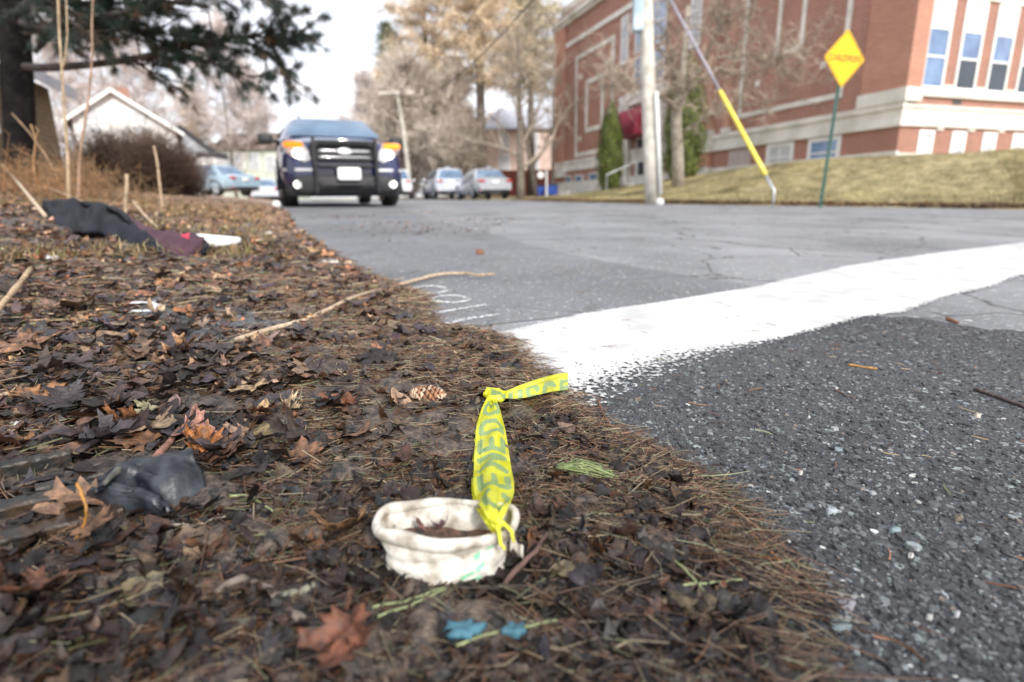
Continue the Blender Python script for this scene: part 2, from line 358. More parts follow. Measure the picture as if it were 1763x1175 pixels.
def strip_between(name, A, B, nu, nv, z, m, fn=G, col=None):
    A = np.asarray(A, float); B = np.asarray(B, float)
    def rs(Q, n):
        s = np.r_[0, np.cumsum(np.hypot(*np.diff(Q, axis=0).T))]; t = np.linspace(0, s[-1], n); return np.c_[np.interp(t, s, Q[:, 0]), np.interp(t, s, Q[:, 1])]
    a = rs(A, nu) if nu != len(A) else A; b_ = rs(B, nu) if nu != len(B) else B
    v = np.linspace(0, 1, nv)[None, :, None]; Q = a[:, None]*(1-v)+b_[:, None]*v
    Z = fn(Q[..., 0].ravel(), Q[..., 1].ravel()).reshape(Q.shape[:2])+z
    b = MB(); b.grid(np.concatenate([Q, Z[..., None]], -1)); return b.build(name, m, smooth=True)
ysr = np.r_[np.arange(-3, 12, .35), np.arange(12, 30, 1.2), np.arange(30, 131, 5)]
lx = np.interp(ysr, LEFT_EDGE[:, 1], LEFT_EDGE[:, 0])-.25
rr = RIGHT_EDGE[::-1][np.argsort(RIGHT_EDGE[::-1][:, 1])]
rx = np.interp(ysr, rr[:, 1], rr[:, 0])
tag(strip_between('road', np.c_[lx, ysr], np.c_[rx, ysr], len(ysr), 60, 0.0, M['road_old']), kind='structure')
# newer asphalt along the left lane, up to the jagged joint
LT = np.array([(-.06, .99), (.15, 1.175), (.38, 1.321), (.679, 1.525), (1.163, 1.938), (1.762, 2.335), (2.645, 2.87), (4.4, 3.9), (7, 5.3)])
LB = np.array([(.045, .60), (.086, .66), (.182, .758), (.298, .855), (.436, .958), (.604, 1.078), (.727, 1.167), (.867, 1.225), (1.135, 1.44), (1.373, 1.578), (1.684, 1.805), (2.9, 2.55), (5.1, 3.9), (7.7, 5.2)])
crack = np.array([(.62, 1.40), (.69, 1.553), (.49, 1.861), (.41, 2.05), (.287, 2.275), (.16, 2.65), (.004, 3.104), (-.3, 3.9), (-.776, 5.469), (-1.6, 8.1), (-3.2, 12), (-6, 20), (-11.5, 34)])
cs = np.r_[0, np.cumsum(np.hypot(*np.diff(crack, axis=0).T))]; ct = np.unique(np.r_[np.arange(0, 12, .05), np.arange(12, cs[-1], .5)])
cx, cy = np.interp(ct, cs, crack[:, 0]), np.interp(ct, cs, crack[:, 1]); cx = cx+(vnoise(ct, ct*0, .35, 3)-.5)*.12*np.minimum(ct, 1)+(vnoise(ct, ct*0, .08, 4)-.5)*.03
# left boundary lies under the leaf bank, row by row at the same y; first row follows the stop line
lo = np.c_[np.interp(cy, LEFT_EDGE[:, 1], LEFT_EDGE[:, 0])-.2, cy]
lo[cy < 1.6] = np.c_[np.interp(cy[cy < 1.6], [1.3, 1.6], [-.1, -.3]), np.interp(cy[cy < 1.6], [1.35, 1.6], [.88, 1.6])]
tag(strip_between('road_left_lane', lo, np.c_[cx, cy], len(ct), 30, .0015, M['road_new']), kind='structure')
# coarse asphalt in the foreground
top = np.array([(-.12, .80), (.05, .82), (.2, .92), (.45, 1.10), (.66, 1.25), (.73, 1.172), (.84, 1.15), (.977, 1.02), (1.2, .96), (2.2, .8), (4, .3), (9, -1)])
s_ = np.r_[0, np.cumsum(np.hypot(*np.diff(top, axis=0).T))]; tt = np.r_[np.arange(0, 2.5, .02), np.arange(2.5, s_[-1], .2)]
tx, ty = np.interp(tt, s_, top[:, 0]), np.interp(tt, s_, top[:, 1]); ty = ty+(vnoise(tt, tt*0, .07, 8)-.5)*.05+(vnoise(tt, tt*0, .02, 9)-.5)*.02
bt = np.c_[tx+np.where(tx < .3, -.2, 0), np.full(len(tx), -3.)]
tag(strip_between('road_coarse_patch', np.c_[tx, ty], bt, len(tt), 90, .0016, M['road_coarse']), kind='structure')

# stop line: a painted sheet with worn, stone-speckled near edge
def worn_paint(name, edge_attr=True, base=.82, wear=.5, col=(.70, .70, .69)):
    m = bpy.data.materials.new(name); m.use_nodes = True; t = m.node_tree; b = t.nodes['Principled BSDF']; L = t.links.new
    b.inputs['Base Color'].default_value = (*col, 1); b.inputs['Roughness'].default_value = .7
    tcn = N(t, 'ShaderNodeTexCoord'); at = N(t, 'ShaderNodeAttribute', attribute_name='Col'); sp = N(t, 'ShaderNodeSeparateColor'); L(at.outputs['Color'], sp.inputs[0])
    n1 = N(t, 'ShaderNodeTexNoise'); n1.inputs['Scale'].default_value = 120; n1.inputs['Detail'].default_value = 4; n1.inputs['Roughness'].default_value = .65; L(tcn.outputs['Object'], n1.inputs['Vector'])
    mr = N(t, 'ShaderNodeMapRange'); mr.inputs[1].default_value = .25; mr.inputs[2].default_value = .75; L(n1.outputs[0], mr.inputs[0])
    sb = N(t, 'ShaderNodeMath', operation='LESS_THAN'); L(mr.outputs[0], sb.inputs[0]); L(sp.outputs[0], sb.inputs[1])
    tr = N(t, 'ShaderNodeBsdfTransparent'); ms = N(t, 'ShaderNodeMixShader'); L(sb.outputs[0], ms.inputs[0]); L(tr.outputs[0], ms.inputs[1]); L(b.outputs[0], ms.inputs[2]); L(ms.outputs[0], t.nodes['Material Output'].inputs[0])
    n2 = N(t, 'ShaderNodeTexNoise'); n2.inputs['Scale'].default_value = 14; n2.inputs['Detail'].default_value = 8; L(tcn.outputs['Object'], n2.inputs['Vector'])
    r = N(t, 'ShaderNodeValToRGB'); r.color_ramp.elements[0].position = .36; r.color_ramp.elements[1].position = .62
    r.color_ramp.elements[0].color = (col[0]*.72, col[1]*.72, col[2]*.72, 1); r.color_ramp.elements[1].color = (*col, 1); L(n2.outputs[0], r.inputs[0]); L(r.outputs[0], b.inputs['Base Color'])
    bp = N(t, 'ShaderNodeBump'); bp.inputs['Strength'].default_value = .5; bp.inputs['Distance'].default_value = .002; L(n1.outputs[0], bp.inputs['Height']); L(bp.outputs[0], b.inputs['Normal'])
    return m
M['line_paint'] = worn_paint('line_paint', col=(.62, .62, .61)); M['spray_paint'] = worn_paint('spray_paint', col=(.7, .7, .72))
def rs(Q, n):
    Q = np.asarray(Q, float); s = np.r_[0, np.cumsum(np.hypot(*np.diff(Q, axis=0).T))]; t = np.linspace(0, 1, n)**1.6*s[-1]; return np.c_[np.interp(t, s, Q[:, 0]), np.interp(t, s, Q[:, 1])]
A, B_ = rs(LT, 260), rs(LB, 260); nv = 30
d = (A-B_); d /= np.linalg.norm(d, axis=1)[:, None]
A = A+d*((vnoise(np.arange(260), np.zeros(260), 9, 5)-.5)*.012)[:, None]; B_ = B_-d*(.026+(vnoise(np.arange(260), np.zeros(260), 12, 6)-.5)*.03)[:, None]
v = np.linspace(0, 1, nv)[None, :, None]; Q = A[:, None]*(1-v)+B_[:, None]*v
Z = G(Q[..., 0].ravel(), Q[..., 1].ravel()).reshape(Q.shape[:2])+.0036
wdt = np.linalg.norm(A-B_, axis=1)[:, None]; dB = (1-v[..., 0])*wdt; dA = v[..., 0]*wdt
al = np.arange(260)[:, None]
near = np.interp(Q[..., 0], [.0, .25, .5, 2.], [.21, .13, .028, .03])
cov = .30+.70*np.clip(dB/near, 0, 1)**1.1
cov = np.minimum(cov, .3+.9*sstep(0, .012, dA)); cov = np.where(cov > .93, .93+.07*0, cov)
cov = np.minimum(cov, np.interp(Q[..., 0], [0, .9, 2, 4], [.95, .88, .72, .64]))
b = MB(); b.grid(np.concatenate([Q, Z[..., None]], -1), col=np.stack([cov]*3, -1)); o = b.build('stop_line', M['line_paint'], smooth=True); tag(o, kind='structure')

# sprayed marks beside the debris: two ovals and two strokes, and a bracket under the leaves
def spray(pxs, wid, name, cov=.56, z=.0034, closed=False, fn=None):
    Pt = np.array([onT(*p) for p in pxs])[:, :2]
    if closed: Pt = np.r_[Pt, Pt[:1]]
    s = np.r_[0, np.cumsum(np.hypot(*np.diff(Pt, axis=0).T))]; t = np.linspace(0, s[-1], 70); c = np.c_[np.interp(t, s, Pt[:, 0]), np.interp(t, s, Pt[:, 1])]
    tg = np.gradient(c, axis=0); tg /= np.linalg.norm(tg, axis=1)[:, None]+1e-9; nn = np.c_[-tg[:, 1], tg[:, 0]]
    u = np.linspace(-1, 1, 9)[None, :, None]; Q = c[:, None]+nn[:, None]*u*wid
    Z = (fn or T)(Q[..., 0].ravel(), Q[..., 1].ravel()).reshape(Q.shape[:2])+z
    cv = cov*(1-np.abs(u[..., 0])**2.5*.9)+0*c[:, :1]
    return MB().grid(np.concatenate([Q, Z[..., None]], -1), col=np.stack([cv]*3, -1)).build(name, M['spray_paint'], smooth=True)
ov = lambda cx_, cy_, a, b_, n=20, st=0, en=1: [(cx_+a*math.cos(2*math.pi*(st+(en-st)*i/n)), cy_+b_*math.sin(2*math.pi*(st+(en-st)*i/n))) for i in range(n)]
tag(spray(ov(740, 501, 29, 6.5), .014, 'spray_mark'), 'white sprayed oval on the asphalt, the farther of two, under the long pale stick', 'paint mark', 'white sprayed marks beside the debris')
tag(spray(ov(774, 517, 32, 6), .014, 'spray_mark'), 'white sprayed oval on the asphalt, the nearer of two, above the two strokes', 'paint mark', 'white sprayed marks beside the debris')
tag(spray([(735, 543), (765, 539), (800, 533), (838, 527)], .013, 'spray_mark'), 'straight white sprayed stroke on the asphalt just below the ovals', 'paint mark', 'white sprayed marks beside the debris')
tag(spray([(758, 565), (785, 556), (820, 549), (860, 544)], .013, 'spray_mark'), 'straight white sprayed stroke nearest to the white stop line', 'paint mark', 'white sprayed marks beside the debris')

# ------------------------------------------------------------------ leaf bank on the left
def bank_sheet(name, x0, x1, y0, y1, st, kindname=None, soilfade=True):
    xs = np.arange(x0, x1+st/2, st); ys = np.arange(y0, y1+st/2, st); X, Y = np.meshgrid(xs, ys, indexing='ij'); x, y = X.ravel(), Y.ravel()
    jag = (vnoise(x, y, .05, 1)-.5)*.04+(vnoise(x, y, .16, 2)-.5)*.05
    d = leftd(x, y)+jag*np.clip(st/.006, 1, 3)*.6-.015
    rough = ((vnoise(x, y, .013, 11)-.5)*.008+(vnoise(x, y, .05, 12)-.5)*.012+(vnoise(x, y, .3, 13)-.5)*.02)*sstep(0, .06, d)
    z = np.where(d > -.004, T(x, y)+rough+.003, G(x, y)-.05)
    patch = np.exp(-((x+.56)**2/.02+(y-1.02)**2/.05))*1.4           # bare damp asphalt showing through
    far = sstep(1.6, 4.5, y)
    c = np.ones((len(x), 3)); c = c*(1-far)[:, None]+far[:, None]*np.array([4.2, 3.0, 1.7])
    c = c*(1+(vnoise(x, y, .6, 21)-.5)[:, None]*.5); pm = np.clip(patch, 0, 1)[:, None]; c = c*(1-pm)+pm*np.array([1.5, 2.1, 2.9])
    o = MB().grid(np.stack([X, Y, z.reshape(X.shape)], -1), col=c).build(name, M['soil'], smooth=True)
    tag(o, kind='structure'); return o
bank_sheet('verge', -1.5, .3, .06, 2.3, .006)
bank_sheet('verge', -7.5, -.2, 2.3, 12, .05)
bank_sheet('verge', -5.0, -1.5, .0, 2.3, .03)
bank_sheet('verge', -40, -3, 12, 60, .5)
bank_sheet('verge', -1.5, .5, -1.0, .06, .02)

# --- leaf outline templates
MAPLE = [(0.02, 0), (.14, -.12), (.36, -.16), (.33, -.02), (.58, .02), (.45, .14), (.33, .22), (.60, .32), (.86, .36), (.72, .48), (.76, .66), (.56, .60), (.44, .66), (.24, .50), (.27, .70), (.40, .80), (.23, .88), (.16, 1.02), (.07, 1.02), (0, 1.25)]
def leaf_template(kind='maple', rings=5, seed=0, m=None):
    r_ = np.random.default_rng(seed)
    if kind == 'maple': o = np.array(MAPLE+[(-x, y) for x, y in MAPLE[-2::-1]]); o = o-np.array([0, .35])
    elif kind == 'oval':
        t = np.linspace(0, 2*math.pi, 22, endpoint=False); rr_ = 1+.06*np.sin(9*t)
        o = np.c_[.38*np.sin(t)*rr_*(1+.25*np.cos(t)), -.75*np.cos(t)]
    else:
        n = m or 12; t = np.linspace(0, 2*math.pi, n, endpoint=False); o = np.c_[np.cos(t), np.sin(t)*.65]*(.35+.5*r_.random((n, 1)))
    if kind == 'maple': o = o*(1+.05*r_.standard_normal((len(o), 1)))
    n = len(o); V = [np.zeros((1, 2))]
    for k in range(1, rings+1): V.append(o*(k/rings))
    f = [(0, 1+j, 1+(j+1) % n) for j in range(n)]; q = [(1+(k-1)*n+j, 1+k*n+j, 1+k*n+(j+1) % n, 1+(k-1)*n+(j+1) % n) for k in range(1, rings) for j in range(n)]
    V = np.concatenate(V); ang = np.arctan2(V[:, 0], V[:, 1]+.3); rad = np.hypot(V[:, 0], V[:, 1])
    return V, np.array(f), (np.array(q) if q else None), ang, rad
def euler_mats(a, b_, c):
    ca, sa, cb, sb, cc, sc__ = np.cos(a), np.sin(a), np.cos(b_), np.sin(b_), np.cos(c), np.sin(c); n = len(a); o = np.zeros((n, 3, 3)); z0 = np.zeros(n); o1 = np.ones(n)
    X = np.stack([np.stack([o1, z0, z0], -1), np.stack([z0, ca, -sa], -1), np.stack([z0, sa, ca], -1)], 1)
    Y_ = np.stack([np.stack([cb, z0, sb], -1), np.stack([z0, o1, z0], -1), np.stack([-sb, z0, cb], -1)], 1)
    Z_ = np.stack([np.stack([cc, -sc__, z0], -1), np.stack([sc__, cc, z0], -1), np.stack([z0, z0, o1], -1)], 1)
    return Z_@Y_@X
def scatter_leaves(mb, tmpl, pos, size, tilt, curl, col, r_):
    V, f3, f4, ang, rad = tmpl; n = len(pos)
    x, y = V[:, 0][None], V[:, 1][None]; ph = r_.random((n, 3))*6.28
    c1 = (curl*(r_.random(n)*1.6-.5))[:, None]; c2 = (curl*(r_.random(n)*1.4-.6))[:, None]; c3 = (curl*r_.standard_normal(n)*.5)[:, None]
    z = c1*x*x+c2*y*y+c3*x*y+curl*.10*np.sin(5*ang[None]+ph[:, :1])*rad[None]**1.5+curl*.10*np.sin(7*x+ph[:, 1:2])*np.sin(6*y+ph[:, 2:])
    sh = 1-.25*np.clip(np.abs(c1), 0, 1.2)*np.abs(x)
    L = np.stack([x*sh, y+0*z, z], -1)*size[:, None, None]
    Rm = euler_mats(tilt*r_.standard_normal(n), tilt*r_.standard_normal(n), r_.random(n)*6.28)
    W = np.einsum('nij,nvj->nvi', Rm, L)+pos[:, None]
    shade = 1+.18*np.sin(4*x+ph[:, :1])*np.sin(5*y+ph[:, 1:2])-.25*np.exp(-(np.abs(np.sin(2.5*ang))*rad*9)**2)[None]
    cc = col[:, None, :]*shade[..., None]
    nv_ = V.shape[0]; base = (np.arange(n)*nv_)[:, None, None]
    n0 = mb.n
    mb.v.append(W.reshape(-1, 3)); mb.c.append(cc.reshape(-1, 3)); mb.n += n*nv_
    a = (f3[None]+base).reshape(-1, 3)+n0; mb.f.append(a); mb.m.append(np.zeros(len(a)))
    if f4 is not None: a = (f4[None]+base).reshape(-1, 4)+n0; mb.f.append(a); mb.m.append(np.zeros(len(a)))
PAL = np.array([(.15, .075, .04), (.30, .18, .10), (.035, .022, .018), (.085, .062, .062), (.26, .11, .04), (.05, .03, .022), (.40, .28, .17), (.11, .07, .05), (.065, .055, .065)])
PAL = PAL*.84+PAL.mean(1, keepdims=True)*.16
def pick(n, w_, r_, s=.25):
    w_ = np.array(w_, float); i = r_.choice(len(w_), n, p=w_/w_.sum()); return PAL[i]*(1+s*r_.standard_normal((n, 1))).clip(.35, 1.8)*(1+.06*r_.standard_normal((n, 3)))
CLEAR = []
for pl, rad in (([(850, 685), (852, 760), (855, 840), (856, 905)], .013), ([(700, 925), (770, 935), (845, 930)], .026), ([(715, 965), (770, 992), (835, 975)], .020), ([(850, 680), (970, 655)], .009), ([(190, 860), (250, 845), (320, 845)], .030),
                ([(-60, 905), (200, 850)], .020), ([(-60, 850), (200, 810)], .016), ([(225, 540), (270, 540)], .035), ([(735, 683)], .018), ([(950, 812), (1035, 818)], .010), ([(790, 1080), (890, 1080)], .017)):
    CLEAR.append((np.array([onT(*q)[:2] for q in pl]), rad))
def is_clear(x, y, sc_=1):
    ok = np.ones(np.shape(x), bool)
    for pl, rad in CLEAR:
        d = pdist(x, y, pl) if len(pl) > 1 else np.hypot(x-pl[0, 0], y-pl[0, 1]); ok &= d > rad*sc_
    return ok
def place(n, r_, r0, r1, pw=1.0, dmin=.0, xm=None, amin=-75, amax=28):
    out_ = []
    tot = 0
    while tot < n:
        k = n*3; a = np.radians(r_.uniform(amin, amax, k)); u = r_.random(k)
        r = r0*(r1/r0)**u if pw == 1 else (r0**2+(r1**2-r0**2)*u)**.5
        x, y = r*np.sin(a), r*np.cos(a); ok = (leftd(x, y) > dmin+(r_.random(k)-.5)*.03); ok &= is_clear(x, y)
        x, y = x[ok], y[ok]; out_.append(np.c_[x, y]); tot += len(x)
    return np.concatenate(out_)[:n]
r1 = np.random.default_rng(11)
# small fragments
mb = MB()
for s in range(5):
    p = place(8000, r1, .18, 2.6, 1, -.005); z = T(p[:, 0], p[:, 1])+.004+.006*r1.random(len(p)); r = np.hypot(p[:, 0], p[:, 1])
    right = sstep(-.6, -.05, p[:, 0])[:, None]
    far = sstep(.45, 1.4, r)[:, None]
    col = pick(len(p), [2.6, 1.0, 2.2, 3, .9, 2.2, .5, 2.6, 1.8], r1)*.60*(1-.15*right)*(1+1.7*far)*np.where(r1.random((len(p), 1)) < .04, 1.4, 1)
    col = col*(.50+.50*sstep(.32, .85, r))[:, None]  # wet mulch tone plus a painted vignette: fragments darken towards the camera
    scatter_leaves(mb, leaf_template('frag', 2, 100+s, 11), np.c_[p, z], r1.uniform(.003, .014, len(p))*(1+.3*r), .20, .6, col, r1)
    p = place(2600, r1, 2.0, 10, 1, 0); z = T(p[:, 0], p[:, 1])+.008; r = np.hypot(p[:, 0], p[:, 1])
    col = pick(len(p), [3, 2, 1.5, 2.5, 1.2, 1, 1.4, 2, 1.5], r1)*1.6
    scatter_leaves(mb, leaf_template('frag', 2, 130+s, 10), np.c_[p, z], r1.uniform(.007, .027, len(p))*(1+.05*r), .4, .9, col*(.45+.9*r1.random((len(p), 1))), r1)
# whole and half leaves
for s in range(6):
    kind = 'maple' if s < 4 else 'oval'
    p = place(90 if kind == 'maple' else 60, r1, .5, 3.4, 1, .06, amax=10); keep = (p[:, 0] < -.12-.1*r1.random(len(p)))|(p[:, 1] > 1.2); p = p[keep]
    z = T(p[:, 0], p[:, 1])+.012+.01*r1.random(len(p)); far = sstep(.8, 2, p[:, 1])[:, None]
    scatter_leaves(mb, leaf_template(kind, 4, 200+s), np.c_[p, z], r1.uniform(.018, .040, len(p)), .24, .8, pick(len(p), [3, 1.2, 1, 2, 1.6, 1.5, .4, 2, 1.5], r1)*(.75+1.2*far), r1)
    p = place(200, r1, .22, .62, 1, .03, amin=-60, amax=30); z = T(p[:, 0], p[:, 1])+.008
    scatter_leaves(mb, leaf_template(kind, 4, 220+s), np.c_[p, z], r1.uniform(.010, .026, len(p)), .12, .6, pick(len(p), [1.5, .2, 4, 2, .7, 4, .1, 2, 2], r1)*.36, r1)  # nearest leaves: wet dark tone, with the foreground falloff painted in as well
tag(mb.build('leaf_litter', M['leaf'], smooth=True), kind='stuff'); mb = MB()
for s in range(5):      # broader matted pieces, some curled
    p = place(420, r1, .3, 2.6, 1, .03); z = T(p[:, 0], p[:, 1])+.007+.008*r1.random(len(p)); r = np.hypot(p[:, 0], p[:, 1]); lf = sstep(0, -.5, p[:, 0])
    scatter_leaves(mb, leaf_template('frag' if s < 4 else 'oval', 4, 300+s, 17), np.c_[p, z], r1.uniform(.010, .024, len(p))*(.8+.45*lf)*(1+.1*r), .24, 1.0, pick(len(p), [3, 1.3, 1.2, 2.6, 1.2, 1.5, .6, 2.4, 1.5], r1)*(.30+.85*sstep(.35, 1.3, r))[:, None], r1)  # wet tone and painted light falloff both lower the colour near the camera
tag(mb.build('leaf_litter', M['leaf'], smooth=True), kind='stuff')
# grass and old stems among the litter on the far verge
def blades(n, pos, h, lean, wd, col, r_):
    a = r_.random(n)*6.28; l = lean*(.3+r_.random(n)); t = np.linspace(0, 1, 3)
    P_ = np.zeros((n, 3, 3)); hh = h*(.4+.8*r_.random(n))
    for i, s in enumerate(t):
        P_[:, i, 0] = pos[:, 0]+np.cos(a)*l*hh*s**1.7; P_[:, i, 1] = pos[:, 1]+np.sin(a)*l*hh*s**1.7; P_[:, i, 2] = pos[:, 2]+hh*s*(1-.3*s*np.clip(l, 0, 1.5))
    W = np.stack([-np.sin(a), np.cos(a), 0*a], -1)[:, None]*(wd*np.array([1, .8, .1]))[None, :, None]
    V = np.stack([P_-W, P_+W], 2).reshape(n, -1, 3); base = np.array([(0, 1, 3, 2), (2, 3, 5, 4)]); return V.reshape(-1, 3), (base[None]+(np.arange(n)*6)[:, None, None]).reshape(-1, 4), np.repeat(col, 6, axis=0)
p = place(30000, r1, 1.9, 13, 1, .2, amin=-70, amax=0); p = p[vnoise(p[:, 0], p[:, 1], .5, 31) > .38]; n = len(p)
gc = np.array([(.30, .22, .10), (.16, .17, .05), (.24, .14, .06), (.38, .30, .17)])[r1.choice(4, n, p=[.4, .2, .25, .15])]*(1+.2*r1.standard_normal((n, 1))).clip(.4, 1.6)
mb = MB(); mb.add(*blades(n, np.c_[p, T(p[:, 0], p[:, 1])], .05, 1.4, .0018, gc, r1)[:2], col=np.repeat(gc, 6, axis=0)); tag(mb.build('dry_grass', M['grass']), kind='stuff')

# pine needles
def needles(n, r0, r1_, amin, amax, L0, rad, r_, dmin=-.02, pal=None, lift=.007, onroad=False):
    if onroad:
        k = n*4; a = np.radians(r_.uniform(amin, amax, k)); r = r0*(r1_/r0)**r_.random(k); x, y = r*np.sin(a), r*np.cos(a)
        ok = leftd(x, y) < 0; x, y = x[ok][:n], y[ok][:n]; p = np.c_[x, y]
    else: p = place(n, r_, r0, r1_, 1, dmin, amin=amin, amax=amax)
    n = len(p); a = r_.random(n)*6.28; a = np.where(r_.random(n) < .35, r_.normal(-.5, .5, n), a); L_ = L0*(.35+.9*r_.random(n)); cv = r_.standard_normal(n)*.25
    z0 = T(p[:, 0], p[:, 1])+.0050+lift*r_.random(n)**1.3; tl = r_.standard_normal(n)*.10*(0 if onroad else 1); m = 4; Pn = np.zeros((n, m, 3))
    for i in range(m):
        s = i/(m-1)-.5; aa = a+cv*s*2
        Pn[:, i, 0] = p[:, 0]+np.cos(aa)*L_*s; Pn[:, i, 1] = p[:, 1]+np.sin(aa)*L_*s; Pn[:, i, 2] = z0+tl*s*L_
    Pn[:, :, 2] = np.maximum(Pn[:, :, 2], T(Pn[:, :, 0].ravel(), Pn[:, :, 1].ravel()).reshape(n, m)+.002) if not onroad else G(Pn[:, :, 0].ravel(), Pn[:, :, 1].ravel()).reshape(n, m)+.004
    pal = np.array(pal if pal is not None else [(.24, .11, .045), (.13, .06, .035), (.30, .22, .12), (.16, .17, .07), (.07, .045, .03), (.28, .29, .15), (.40, .31, .18)])
    c = pal[r_.choice(len(pal), n, p=(np.array([3, 3, 2, 1, 3, .5, .8])/13.3))]*(1+.25*r_.standard_normal((n, 1))).clip(.3, 1.8)
    return Pn, np.tile(rad*np.array([1, .95, .85, .5]), (n, 1))*(.7+.6*r_.random((n, 1))), c
mb = MB()
for args in ((9000, .2, 1.5, -60, 35, .055, .00046), (17000, .36, 1.6, -26, 32, .05, .00046), (7000, 1.2, 4, -60, 5, .075, .0011), (700, .22, .9, -50, 40, .085, .0006)):
    Pn, Rn, cc = needles(*args, r1); rr0 = np.hypot(Pn[:, 0, 0], Pn[:, 0, 1])[:, None]; mb.tubes(Pn, Rn, 3, (cc*.8+cc.mean(1, keepdims=True)*.2)*np.interp(rr0, [.3, .6, 1.0, 1.5], [.45, .8, 1.1, 1.2]))  # needle colours dimmed towards the camera, painting the foreground falloff
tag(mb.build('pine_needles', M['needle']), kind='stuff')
mb = MB(); Pn, Rn, cc = needles(150, .35, 2.2, -20, 58, .022, .0007, r1, onroad=True); mb.tubes(Pn, Rn, 3, cc)
tag(mb.build('needles_on_road', M['needle']), kind='stuff')
# asphalt chips in the coarse patch, half sunk
def chips(n, r_):
    k = n*4; a = np.radians(r_.uniform(-5, 58, k)); r = .26*(1.55/.26)**r_.random(k); x, y = r*np.sin(a), r*np.cos(a)
    top_y = np.interp(x, top[:, 0], top[:, 1])-.02; Bx = np.interp(x, LB[:, 0], LB[:, 1])-.03
    ok = (leftd(x, y) < .0) & (y < np.minimum(top_y, np.where(x > .03, Bx, 9))); x, y = x[ok][:n], y[ok][:n]; n = len(x)
    s = r_.gamma(2.0, .0009, n).clip(.0010, .0065); t = np.linspace(0, 2*math.pi, 6, endpoint=False)[None]+r_.random((n, 6))*.6
    rr_ = s[:, None]*(.6+.6*r_.random((n, 6))); asp = r_.uniform(.4, 1, n)[:, None]; ro = r_.random(n)[:, None]*6.28
    X0 = rr_*np.cos(t); Y0 = rr_*np.sin(t)*asp; X = X0*np.cos(ro)-Y0*np.sin(ro); Y = X0*np.sin(ro)+Y0*np.cos(ro)
    zb = G(x, y)+.0010; h = .0006+s*r_.uniform(.12, .5, n); tx_ = r_.standard_normal(n)*.10; ty_ = r_.standard_normal(n)*.10
    lowv = np.stack([x[:, None]+X, y[:, None]+Y, np.repeat(zb[:, None]-.001, 6, 1)], -1)
    upv = np.stack([x[:, None]+X*.72, y[:, None]+Y*.72, (zb+h)[:, None]+X*tx_[:, None]+Y*ty_[:, None]], -1)
    V = np.concatenate([lowv, upv], 1); fq = np.array([(j, (j+1) % 6, 6+(j+1) % 6, 6+j) for j in range(6)]); ft = np.array([[6, 7, 8, 9, 10, 11]])
    pal = np.array([(.06, .063, .068), (.12, .13, .135), (.19, .215, .22), (.035, .036, .04), (.28, .30, .31), (.20, .16, .13), (.5, .5, .48)])
    c = pal[r_.choice(7, n, p=[.36, .17, .07, .35, .02, .02, .01])]*.80*(1+.25*r_.standard_normal((n, 1))).clip(.4, 1.9)
    mb = MB(); base = (np.arange(n)*12)[:, None, None]; mb.add(V.reshape(-1, 3), (fq[None]+base).reshape(-1, 4), col=np.repeat(c, 12, axis=0))
    hx = (ft[None]+base).reshape(-1, 6); mb.f.append(hx); mb.m.append(np.zeros(len(hx))); return mb
tag(chips(26000, np.random.default_rng(5)).build('asphalt_stones', M['stone_chip']), kind='stuff')

# lawn on the right, with its own blades
ex = np.r_[np.linspace(0, 1, 260)]; re_ = RIGHT_EDGE; s_ = np.r_[0, np.cumsum(np.hypot(*np.diff(re_, axis=0).T))]
tt = np.r_[np.linspace(20, s_[2]+8, 40), np.linspace(s_[2]+8.2, s_[10]+6, 320), np.linspace(s_[10]+7, s_[-1], 30)]
ex, ey = np.interp(tt, s_, re_[:, 0]), np.interp(tt, s_, re_[:, 1]); tg = np.gradient(np.c_[ex, ey], axis=0); k_ = np.ones(9)/9
tg = np.c_[np.convolve(tg[:, 0], k_, 'same'), np.convolve(tg[:, 1], k_, 'same')]; tg /= np.linalg.norm(tg, axis=1)[:, None]; nn = np.c_[tg[:, 1], -tg[:, 0]]
nn = np.where((nn[:, 1:2]+.35*nn[:, 0:1] < 0), -nn, nn)
dl = np.r_[-.12, -.05, 0, .05, .12, .3, .6, np.arange(1, 9, .35), 12, 20, 40]
jit = (vnoise(tt, tt*0, .3, 41)-.5)*.25
Q = np.stack([ex, ey], -1)[:, None]+nn[:, None]*(dl[None, :, None]+np.where(dl < .2, 1, 0)[None, :, None]*jit[:, None, None]*.5)
Z = T(Q[..., 0].ravel(), Q[..., 1].ravel()).reshape(Q.shape[:2])+np.where(dl < -.06, -.05, .008)[None]+(vnoise(Q[..., 0].ravel(), Q[..., 1].ravel(), .5, 42).reshape(Q.shape[:2])-.5)*.03
tag(MB().grid(np.concatenate([Q, Z[..., None]], -1)).build('lawn', M['lawn'], smooth=True), kind='structure')
def lawn_pts(n, r_, dmax, y0=5, y1=34):
    i = r_.integers(41, len(tt)-31, n*2); dd = dmax*r_.random(n*2)**1.3; f_ = r_.random(n*2)
    x = ex[i]*(1-f_)+ex[i+1]*f_+nn[i, 0]*dd; y = ey[i]*(1-f_)+ey[i+1]*f_+nn[i, 1]*dd
    bx, by = x-11.02, y-16.5; inb = ((bx*.9455+by*.3256) > -.3) & ((by*.9455-bx*.3256) > -.3); ok = ~inb; return np.c_[x[ok][:n], y[ok][:n]]
p = lawn_pts(90000, r1, 7.5); n = len(p); nn2 = vnoise(p[:, 0], p[:, 1], .7, 51)
gc = np.array([(.45, .37, .19), (.25, .23, .10), (.54, .46, .27), (.16, .17, .07)])[r1.choice(4, n, p=[.36, .26, .26, .12])]*(.45+1.0*nn2)[:, None]*(.8+.4*vnoise(p[:, 0], p[:, 1], 2.2, 52))[:, None]
